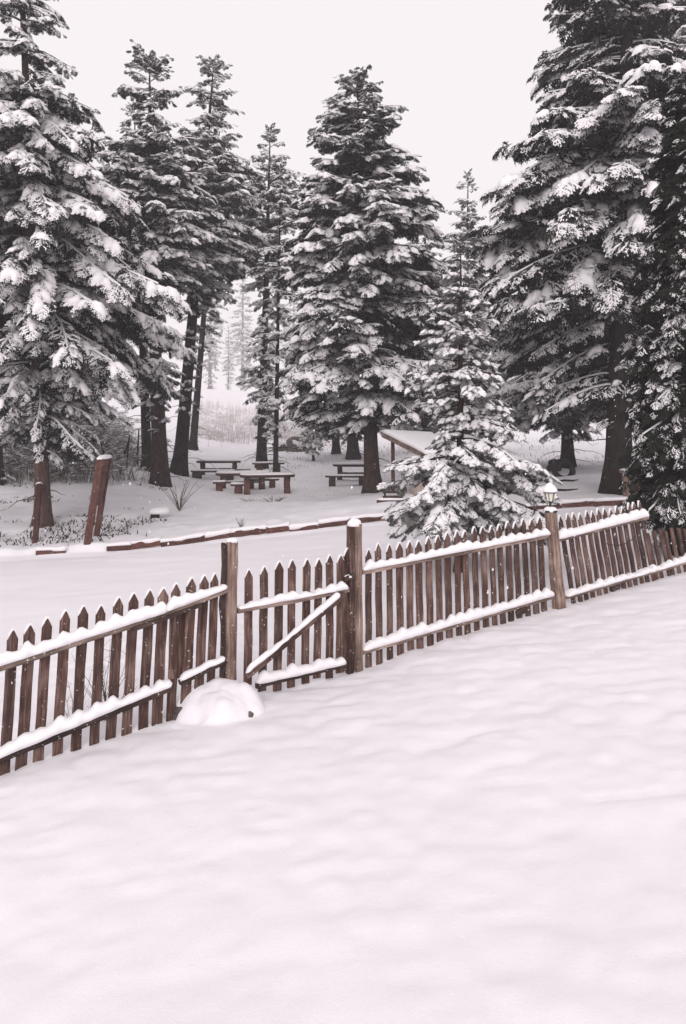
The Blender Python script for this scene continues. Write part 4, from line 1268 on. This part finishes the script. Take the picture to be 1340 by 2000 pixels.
def table(name, label, cat, pos, rotz, L, W, H, T, snow=0.07, leg_in=0.28, legw=0.2, seed=0, group='picnic tables and benches', round_=0.45, sub=None, mat=W_TABLE, legs=2, legmat=None, xoff=0.0):
    t = thing(name, (pos[0], pos[1], gz(pos[0], pos[1]) - 0.02), label, cat, group, rotz)
    top = link('top' if cat == 'table' else 'seat', slab_mesh('top', L, W, T, seed, round_), mat, t, Matrix.Translation((0, 0, H)))
    link('snow', snow_slab('snow', L * 0.985, W * 0.97, snow, seed, round_), SNOW, top, Matrix.Translation((0, 0, 0.002)))
    for k in range(legs):
        x = (-1 if k == 0 else 1) * (L / 2 - leg_in) if legs == 2 else 0
        me = beam_mesh('leg', legw, W * 0.55, H - T + 0.12, seed * 7 + k, rough=0.008, taper=0.95)
        link('leg', me, legmat or W_RED, t, Matrix.Translation((x + xoff, 0, -0.12)))
    if sub:
        me = beam_mesh('stretcher', 0.07, 0.05, L - 2 * leg_in, seed + 3)
        link('stretcher', me, mat, t, Matrix.Translation((-(L / 2 - leg_in), 0, H * 0.45)) @ Matrix.Rotation(math.pi / 2, 4, 'Y'))
    return t

q = hit(520, 969)
table('picnic_table', 'nearest picnic table, long snowy top on two red-brown block legs', 'table', q + [0, 0.3, 0], R(11), 2.0, 0.8, 0.66, 0.09, 0.06, seed=2)
q2 = hit(466, 962)
table('picnic_table', 'picnic table behind and left of the nearest one, rounded snowy top', 'table', q2 + [0.02, 0.9, 0], R(14), 2.05, 0.85, 0.66, 0.09, 0.07, seed=3, sub=True)
q3 = hit(466, 966)
table('stool', 'small snow-topped stool between the two nearest tables', 'bench', q3, R(8), 0.6, 0.36, 0.36, 0.07, 0.05, leg_in=0.2, legw=0.3, seed=4, legs=1)
q4 = hit(428, 962)
table('stool', 'small stool at the left end of the two nearest tables', 'bench', q4, R(8), 0.5, 0.36, 0.36, 0.07, 0.05, leg_in=0.2, legw=0.26, seed=5, legs=1)
q5 = hit(508, 956)
table('picnic_bench', 'low bench mostly hidden behind the nearest picnic table', 'bench', q5 + [0, 0.5, 0], R(12), 1.4, 0.34, 0.4, 0.07, 0.05, seed=6, legw=0.24)
q6 = hit(524, 931)
table('picnic_table', 'high narrow table in front of the slim straight fir', 'table', q6, R(10), 1.45, 0.5, 0.55, 0.07, 0.05, seed=7, legw=0.3, leg_in=0.34, legmat=W_TABLE)
q7 = hit(418, 930)
table('picnic_table', 'farthest picnic table at left with dark block legs', 'table', q7 + [0.15, 0.35, 0], R(3), 2.0, 0.75, 0.66, 0.09, 0.06, seed=8, sub=True, legmat=W_DARK, mat=W_DARK)
q8 = hit(416, 935)
table('picnic_bench', 'long bench on round log feet in front of the farthest left table', 'bench', q8, R(3), 1.95, 0.36, 0.38, 0.07, 0.05, seed=9, legw=0.42, legmat=W_DARK, mat=W_DARK)
q9 = hit(688, 940)
table('picnic_table', 'picnic table left of the broad middle fir', 'table', q9 + [0.1, 0.5, 0], R(-2), 1.75, 0.75, 0.66, 0.09, 0.06, seed=10, sub=True, legmat=W_DARK, mat=W_DARK)
q10 = hit(678, 948)
table('picnic_bench', 'low bench in front of the table by the broad middle fir', 'bench', q10, R(-2), 1.7, 0.36, 0.38, 0.07, 0.05, seed=11, legw=0.26, legmat=W_DARK, mat=W_DARK)
q11 = hit(392, 926)
table('picnic_bench', 'thin low bench between the farthest table and the tall thin table', 'bench', hit(470, 929), R(-6), 0.9, 0.25, 0.25, 0.06, 0.04, seed=12, legw=0.15, legs=2)

# ------------------------------------------------------------------ small roofed hut behind the spruce
h0 = at(806, 985, 21.5); h0[2] = gz(h0[0], h0[1])
hroot = thing('roofed_hut', h0, 'small roofed hut with snowy sloping roof and beige stone base behind the spruce', 'hut')
hl = np.array(hroot.location)
RA = at(748, 846, 23.4) - hl; RB = at(834, 889, 20.5) - hl          # verge: from the ridge down to the eave
back = at(1020, 899, 20.7) - at(834, 889, 20.5)                     # along the eave
nR = np.cross(RB - RA, back); nR /= np.linalg.norm(nR)
if nR[2] < 0: nR = -nR
# low rounded stone base and plank panel under the eave
m = MB()
bc = RA + (RB - RA) * 0.62 + back * 0.5
m.loft([[Vector((bc[0] + 1.28 * math.copysign(abs(math.cos(t)) ** 0.5, math.cos(t)), bc[1] + 0.75 * math.copysign(abs(math.sin(t)) ** 0.5, math.sin(t)), z)) for t in np.linspace(0, 2 * math.pi, 28, endpoint=False)] for z in (-0.4, 0.3, 0.62)])
link('stone_base', m.mesh('stone_base', True), BEIGE, hroot)
for k, (t, bk) in enumerate([(0.12, 0.06), (0.9, 0.06), (0.12, 0.94), (0.9, 0.94)]):
    p = RA + (RB - RA) * t + back * bk
    link('post', beam_mesh('post', 0.11, 0.11, p[2] + 0.28, 830 + k), W_RED, hroot, Matrix.Translation((p[0], p[1], -0.35)))
npl = 14
for k in range(npl):
    p = RA + back * ((k + 0.5) / npl); q = RB + back * ((k + 0.5) / npl)
    ax = (q - p); L = np.linalg.norm(ax); ax /= L
    link('roof_plank', beam_mesh('roof_plank', np.linalg.norm(back) / npl - 0.012, 0.035, L, 840 + k), W_TABLE, hroot, frame(p, np.cross(nR, ax), nR, ax))
p, q = RA - back * 0.01 - nR * 0.045, RB - back * 0.01 - nR * 0.045
ax = (q - p); L = np.linalg.norm(ax); ax /= L
link('fascia', beam_mesh('fascia', 0.035, 0.15, L, 860), W_RAIL, hroot, frame(p, np.cross(nR, ax), nR, ax))
rows = []
for i in range(13):
    t = -0.03 + 1.06 * i / 12
    row = []
    for (bk, hh) in [(-0.015, 0.02), (-0.03, 0.09), (0.02, 0.15), (0.3, 0.17), (0.7, 0.17), (1.0, 0.13), (1.015, 0.02)]:
        row.append(Vector(RA + (RB - RA) * t + back * bk + nR * (hh * (0.6 if i in (0, 12) else 1) + 0.03 * float(vnoise(t * 3, bk * 2, 0.6, 5)))))
    rows.append(row)
m = MB(); m.loft(rows)
link('snow', m.mesh('snow', True), SNOW, hroot)
for k in range(16):
    p = RA + (RB - RA) * 0.93 + back * (0.10 + 0.80 * k / 15)
    link('wall_board', beam_mesh('wall_board', 0.13, 0.025, 0.5, 870 + k), W_RED, hroot, Matrix.Translation((p[0], p[1], p[2] - 0.55)))

# slatted bench at the foot of the middle fir
b0 = hit(768, 981)
troot = thing('slatted_bench', b0, 'dark slatted bench beside the trunk of the middle fir, left of the hut', 'bench')
for k in range(3):
    link('slat', beam_mesh('slat', 0.07, 0.03, 0.55, 880 + k), W_DARK, troot, Matrix.Translation((-0.28, 0.05, 0.14 + 0.13 * k)) @ Matrix.Rotation(math.pi / 2, 4, 'Y'))
for x in (-0.22, 0.22):
    link('leg', beam_mesh('leg', 0.05, 0.05, 0.52, 885), W_DARK, troot, Matrix.Translation((x, 0.1, -0.1)))
base = link('skid', beam_mesh('skid', 0.09, 0.14, 0.8, 889), W_TABLE, troot, Matrix.Translation((-0.45, -0.12, 0.03)) @ Matrix.Rotation(math.pi / 2, 4, 'Y'))
link('snow', snow_slab('snow', 0.8, 0.13, 0.04, 4), SNOW, troot, Matrix.Translation((-0.05, -0.12, 0.075)))

# plank rail at the right giant
b0 = hit(1228, 980)
rr = thing('plank_rail', b0, 'rough wooden rail with snowy planks at the foot of the right giant', 'railing')
Y0 = b0[1]
pz = lambda u, v: at(u, v, Y0) - b0
def rb(name, p0, p1, w, d, mat, seed, snow=0.0):
    ax = p1 - p0; L = np.linalg.norm(ax); ax = ax / L
    y = np.array([0, -1.0, 0]); x = np.cross(y, ax); x /= np.linalg.norm(x); y = np.cross(ax, x)
    o = link(name, beam_mesh(name, w, d, L, seed, rough=0.008), mat, rr, frame(p0, x, y, ax))
    if snow:
        rows = []
        for t in np.linspace(0, 1, 12):
            c = p0 + ax * L * t + np.array([0, 0, w * 0.5 / max(0.3, abs(x[2]))])
            k = min(1, 6 * min(t, 1 - t) + 0.15)
            rows.append([Vector(c + np.array([0, math.cos(a_) * d * 0.52, math.sin(a_) * snow * k * (1 + 0.4 * float(vnoise(t * 4, seed, 0.8, 3)))])) for a_ in np.linspace(math.pi, 0, 6)])
        m = MB(); m.loft(rows); so = link('snow', m.mesh('snow', True), SNOW, o); so.matrix_basis = o.matrix_basis.inverted()
    return o
rb('post', pz(1223, 985), pz(1221, 924), 0.13, 0.13, W_POST, 901)
rb('post', pz(1249, 978), pz(1247, 935), 0.08, 0.08, W_RAIL, 902)
rb('plank', pz(1213, 921), pz(1244, 923), 0.07, 0.3, W_RAIL, 903, 0.06)
rb('plank', pz(1224, 930), pz(1256, 944), 0.05, 0.2, W_RAIL, 904, 0.05)
rb('plank', pz(1224, 977), pz(1256, 971), 0.07, 0.3, W_RAIL, 905, 0.08)

# tyre and logs at the foot of the far right trunk
b0 = hit(1098, 930)
ty = thing('old_tyre', b0, 'old tyre half buried in snow against the trunk behind the lantern', 'tyre')
m = MB()
rings = []
for i in range(28):
    a = 2 * math.pi * i / 28
    rings.append([Vector(((0.33 + 0.11 * math.cos(t)) * math.cos(a), 0.09 * math.sin(t), (0.33 + 0.11 * math.cos(t)) * math.sin(a))) for t in np.linspace(0, 2 * math.pi, 10, endpoint=False)])
rings.append(rings[0]); m.loft(rings, cap=False)
tyre = link('tread', m.mesh('tread', True), RUBBER, ty, Matrix.Translation((0.05, 0.0, 0.22)) @ Matrix.Rotation(R(-25), 4, 'X'))
rows = []
for a in np.linspace(R(200), R(340), 14):
    c = Vector((0.05 + 0.27 * math.cos(a), -0.03, 0.24 + 0.27 * math.sin(a)))
    rows.append([c + Vector((0, 0.08 * math.cos(t), 0.05 * math.sin(t))) for t in np.linspace(0, 2 * math.pi, 8, endpoint=False)])
m = MB(); m.loft(rows); link('snow', m.mesh('snow', True), SNOW, ty)
for k, (u, v, lab) in enumerate([(1082, 917, 'short dark log lying left of the old tyre'), (1078, 912, 'upper short dark log stacked left of the old tyre')]):
    p = hit(1082, 921) + np.array([0.05 * k, 0.1 * k, 0.13 + 0.2 * k])
    m = MB(); m.tube([(-0.25, 0, 0), (0.0, 0.01, 0.01), (0.3, 0, 0)], [0.13, 0.135, 0.12], 12)
    o = link('log', m.mesh('log', False), BARK_D); o.location = p; o.rotation_euler = (0, 0, 0.5 + k * 0.3)
    tag(o, lab, 'log', 'logs by the tyre')
for k, (u, v, L, lab) in enumerate([(1110, 942, 0.35, 'fallen dark branch on the snow behind the lantern, farther one'), (1092, 961, 0.55, 'fallen dark branch right beside the lantern top')]):
    p = hit(u, v)
    m = MB(); m.tube([(-L, 0, 0.03), (-L * 0.3, 0.03, 0.06), (L * 0.4, 0, 0.05), (L, 0.05, 0.08)], [0.02, 0.035, 0.03, 0.012], 7)
    o = link('fallen_branch', m.mesh('fallen_branch', True), BARK_D); o.location = p
    tag(o, lab, 'branch', 'fallen branches')

# rocks on the slope behind the benches
for k, (u, v, rx, rz_, lab) in enumerate([(585, 882, 0.9, 0.7, 'dark rock on the far slope, larger of the pair left of the sapling'), (552, 880, 0.6, 0.55, 'dark rock on the far slope beside the thin young fir')]):
    p = hit(u, v)
    t = thing('rock', p, lab, 'rock', 'rocks on the slope')
    a = blob('stone', t, None, (0, 0, 0), (rx, 0.6, rz_), 20 + k, ROCK, seg=16, rings=8, amp=0.8)
    blob('snow', t, a, (0.05, 0.1, rz_ * 0.45), (rx * 0.8, 0.55, rz_ * 0.62), 23 + k, SNOW, seg=16, rings=8, amp=0.6, lo=0.0)

# little snow-covered stump on the left
p = hit(303, 1008)
t = thing('tree_stump', p, 'little sawn stump under a heap of snow beside the bare shrub', 'stump')
m = MB(); m.loft([[Vector((0.13 * math.cos(a), 0.13 * math.sin(a), z)) for a in np.linspace(0, 2 * math.pi, 12, endpoint=False)] for z in (-0.1, 0.16)]); link('wood', m.mesh('wood'), BARK_D, t)
snow_lump('snow', t, None, p + np.array([0.12, 0.1, 0.1]), 0.3, 0.22, 0.14, 3)

# ------------------------------------------------------------------ bare shrubs
def shrub(name, label, p, n, h, spread, seed, mat=TWIG, rad=0.006, group='bare shrubs', forks=1):
    r = random.Random(seed)
    t = thing(name, p, label, 'shrub', group)
    m = MB()
    for i in range(n):
        a = r.uniform(0, 2 * math.pi); s = r.uniform(0.15, 1) * spread; hh = h * r.uniform(0.45, 1)
        q = [Vector((math.cos(a) * s * k ** 1.3, math.sin(a) * s * k ** 1.3, hh * k - 0.03)) + Vector((r.uniform(-.02, .02), r.uniform(-.02, .02), 0)) for k in (0, 0.3, 0.6, 0.85, 1)]
        m.tube(q, [rad, rad * 0.85, rad * 0.7, rad * 0.5, rad * 0.25], 4)
        for f in range(forks):
            b = q[r.choice([1, 2, 3])]
            d = Vector((r.uniform(-1, 1), r.uniform(-1, 1), r.uniform(0.3, 1))).normalized() * hh * r.uniform(0.12, 0.3)
            m.tube([b, b + d * 0.6 + Vector((0, 0, 0.01)), b + d], [rad * 0.6, rad * 0.4, rad * 0.2], 3)
    link('stems', m.mesh('stems'), mat, t)
    return t
shrub('bare_shrub', 'bare fan-shaped shrub in front of the thick flared trunk', hit(350, 995), 16, 1.0, 0.8, 1, rad=0.011)
shrub('bare_shrub', 'bare dry weeds seen through the left pickets, nearer the gate', fpos(fpix(235, 1300)[0], fground(fpix(235, 1300)[0], -0.45), -0.45), 16, 0.75, 0.35, 2, rad=0.0035, forks=4)
shrub('bare_shrub', 'thin dry weeds seen through the left pickets, farther from the gate', fpos(fpix(175, 1330)[0], fground(fpix(175, 1330)[0], -0.5), -0.5), 10, 0.5, 0.3, 3, rad=0.003, forks=4)
shrub('bare_shrub', 'small bare twig tuft just above the hinge post of the gate', hit(470, 1034), 14, 0.32, 0.22, 4, rad=0.005, forks=3)
shrub('bare_shrub', 'frosted low twigs on the snow in front of the nearest table', hit(535, 985), 26, 0.3, 0.55, 5, rad=0.007, forks=3)
shrub('bare_shrub', 'bare twigs on the snow left of the frosted low twigs', hit(487, 983), 16, 0.22, 0.4, 6, rad=0.006, forks=3)
for k, (u, v, h, w) in enumerate([(246, 920, 1.5, 'leaning thin stake in the brush, left of the slender fir'), (232, 928, 1.4, 'crooked thin stake in the brush, right of the plank board'), (268, 905, 1.5, 'thin upright stake close left of the slender fir'), (215, 932, 1.3, 'short stake tilted left in the brush above the plank board')]):
    p = hit(u, v)
    m = MB(); lx = [0.1, 0.35, 0.02, -0.4][k]
    m.tube([(0, 0, -0.2), (lx * 0.5, 0.0, h * 0.5), (lx, 0.05, h)], [0.045, 0.04, 0.03], 7)
    o = link('stake', m.mesh('stake', True), BARK_D); o.location = p
    tag(o, w, 'stake', 'stakes in the brush')

# ------------------------------------------------------------------ brush, dry grass, litter (uncountable)
def blades(name, label, cat, pts, hmin, hmax, w, lean, mat, seed, kind='stuff'):
    r = np.random.default_rng(seed)
    n = len(pts)
    a = r.uniform(0, 2 * math.pi, n); h = r.uniform(hmin, hmax, n); ln = r.uniform(0, lean, n)
    sx = np.stack([np.cos(a), np.sin(a), np.zeros(n)], 1)
    dirn = np.stack([np.cos(a + 1.3), np.sin(a + 1.3), np.zeros(n)], 1)
    ww = (w * r.uniform(0.6, 1.4, n))[:, None]
    p0 = pts - [0, 0, 0.03]
    mid = p0 + dirn * (ln * h * 0.35)[:, None] + np.stack([np.zeros(n), np.zeros(n), h * 0.6], 1)
    tip = p0 + dirn * (ln * h)[:, None] + np.stack([np.zeros(n), np.zeros(n), h], 1)
    V = np.stack([p0 - sx * ww, p0 + sx * ww, mid - sx * ww * 0.7, mid + sx * ww * 0.7, tip], 1).reshape(-1, 3)
    b = np.arange(n)[:, None] * 5
    T = np.concatenate([b + [0, 1, 3], b + [0, 3, 2], b + [2, 3, 4]])
    o = link(name, mesh_np(name, V, T), mat)
    return tag(o, label, cat, None, kind)

def scatter(ulo, uhi, Ylo, Yhi, n, seed, noise=None):
    r = np.random.default_rng(seed)
    Y = np.sqrt(r.uniform(Ylo ** 2, Yhi ** 2, n)); u = r.uniform(ulo, uhi, n)
    x = (u - 670) / F * Y
    if noise:
        k = vnoise(x, Y, noise, seed) + 0.1 * r.normal(0, 1, n) > -0.02
        x, Y = x[k], Y[k]
    return np.stack([x, Y, ground_h(x, Y)], 1)
def bank(n, seed, wob):
    p = scatter(-170, 300, 27.0, 50, n, seed)
    u = p[:, 0] / p[:, 1] * F + 670
    r = np.random.default_rng(seed)
    edge = 235 + 60 * vnoise(p[:, 1], p[:, 1] * 0, 2.5, 5) + r.normal(0, 28, len(p))
    k = (u < edge) & (vnoise(p[:, 0], p[:, 1], wob, seed) + 0.16 * r.normal(0, 1, len(p)) > -0.08)
    return p[k]
blades('undergrowth', 'brown frosted undergrowth on the bank behind the left trunks', 'undergrowth', bank(15000, 1, 1.6), 0.2, 0.9, 0.013, 1.6, BRUSH, 1)
blades('frosted_twigs', 'pale snow-crusted twigs among the undergrowth on the left bank', 'undergrowth', bank(9000, 11, 1.1), 0.2, 0.9, 0.014, 1.8, FROST, 11)
def bush_mass(name, label, P, seed, size, h, kit=None):
    r = np.random.default_rng(seed)
    n = len(P)
    a = r.uniform(0, 2 * math.pi, n)
    D = unit(np.stack([np.cos(a), np.sin(a), r.uniform(-0.3, 1.1, n)], -1))
    sx = unit(np.cross(np.tile([0, 0, 1.0], (n, 1)), D))
    Rm = np.stack([D, sx, np.cross(D, sx)], -1)
    P = P + np.stack([np.zeros(n), np.zeros(n), r.uniform(0.0, 1, n) * h * (0.5 + 1.0 * np.clip(vnoise(P[:, 0], P[:, 1], 1.7, seed) + 0.4, 0, 1))], -1)
    form = r.integers(0, 6, n) * 4 + r.choice([0, 1, 2, 3], n, p=[0.25, 0.35, 0.25, 0.15])
    o = link(name, crown_mesh(P, Rm, r.uniform(size * 0.6, size * 1.3, n), form))
    md = o.modifiers.new('twigs', 'NODES'); md.node_group = (kit or KIT_BUSH).group
    return tag(o, label, 'undergrowth', None, 'stuff')
bush_mass('snowy_brush', 'mottled snow-dusted brush covering the bank behind the left trunks', bank(9000, 21, 1.4), 21, 0.5, 0.85)
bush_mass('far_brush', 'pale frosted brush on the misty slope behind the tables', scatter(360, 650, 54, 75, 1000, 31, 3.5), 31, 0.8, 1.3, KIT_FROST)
def weedy(n, seed):
    p = scatter(-100, 330, 17.5, 27.5, n, seed)
    r = np.random.default_rng(seed)
    k = vnoise(p[:, 0] * 0.6, p[:, 1], 1.3, seed) + 0.7 * vnoise(p[:, 0], p[:, 1], 0.35, seed + 1) + 0.07 * r.normal(0, 1, len(p)) > 0.27
    return p[k]
blades('tall_dry_grass', 'pale tall dry grass on the misty slope behind the tables', 'grass', scatter(370, 640, 50, 95, 4500, 2, 2.2), 0.5, 1.5, 0.018, 0.35, REED, 2)
blades('dead_weeds', 'sparse dead weeds poking through snow under the left trees', 'weeds', weedy(7000, 3), 0.03, 0.15, 0.018, 2.4, LITTER, 3)
blades('slope_twigs', 'sparse dark twigs on the snowy slope behind the right trees', 'twigs', scatter(560, 1250, 30, 60, 2600, 4, 1.6), 0.05, 0.25, 0.012, 1.0, TWIG, 4)
blades('forest_litter', 'dark needles and crumbs strewn on snow around the tables', 'litter', scatter(250, 800, 22, 36, 1500, 5, 1.2), 0.02, 0.06, 0.02, 1.5, LITTER, 5)

# ------------------------------------------------------------------ falling snow
r = np.random.default_rng(9)
n = 300
Y = r.uniform(4.5, 24, n) ; u = r.uniform(-60, 1400, n); v = r.uniform(520, 1200, n)
P = np.array([at(a, b, c) for a, b, c in zip(u, v, Y)])
keep = P[:, 2] > ground_h(P[:, 0], P[:, 1], False) + 0.1
P = P[keep]; n = len(P)
sz = r.uniform(0.004, 0.0095, n)[:, None, None]
octa = np.array([(1, 0, 0), (-1, 0, 0), (0, 1, 0), (0, -1, 0), (0.25, 0, 1.6), (-0.25, 0, -1.6)])
V = (P[:, None] + octa[None] * sz).reshape(-1, 3)
ot = np.array([(0, 2, 4), (2, 1, 4), (1, 3, 4), (3, 0, 4), (2, 0, 5), (1, 2, 5), (3, 1, 5), (0, 3, 5)])
T = (ot[None] + (np.arange(n) * 6)[:, None, None]).reshape(-1, 3)
tag(link('falling_snow', mesh_np('falling_snow', V, T, True), SNOW), 'fine snowflakes drifting in front of the trees', 'snowflakes', None, 'stuff')

# ------------------------------------------------------------------ haze
m = MB(); m.box((-720, -70, -40), (720, 920, 70))
hm = bpy.data.materials.new('haze'); hm.use_nodes = True
hn, hl_ = hm.node_tree.nodes, hm.node_tree.links
hn.clear()
ho = hn.new('ShaderNodeOutputMaterial'); hv = hn.new('ShaderNodeVolumePrincipled')
hv.inputs['Color'].default_value = (0.97, 0.95, 0.96, 1)
hv.inputs['Density'].default_value = 0.0016
hl_.new(hv.outputs['Volume'], ho.inputs['Volume'])
hz = link('haze', m.mesh('haze'), hm)
tag(hz, 'thin pale winter haze between the trees', 'haze', None, 'stuff')
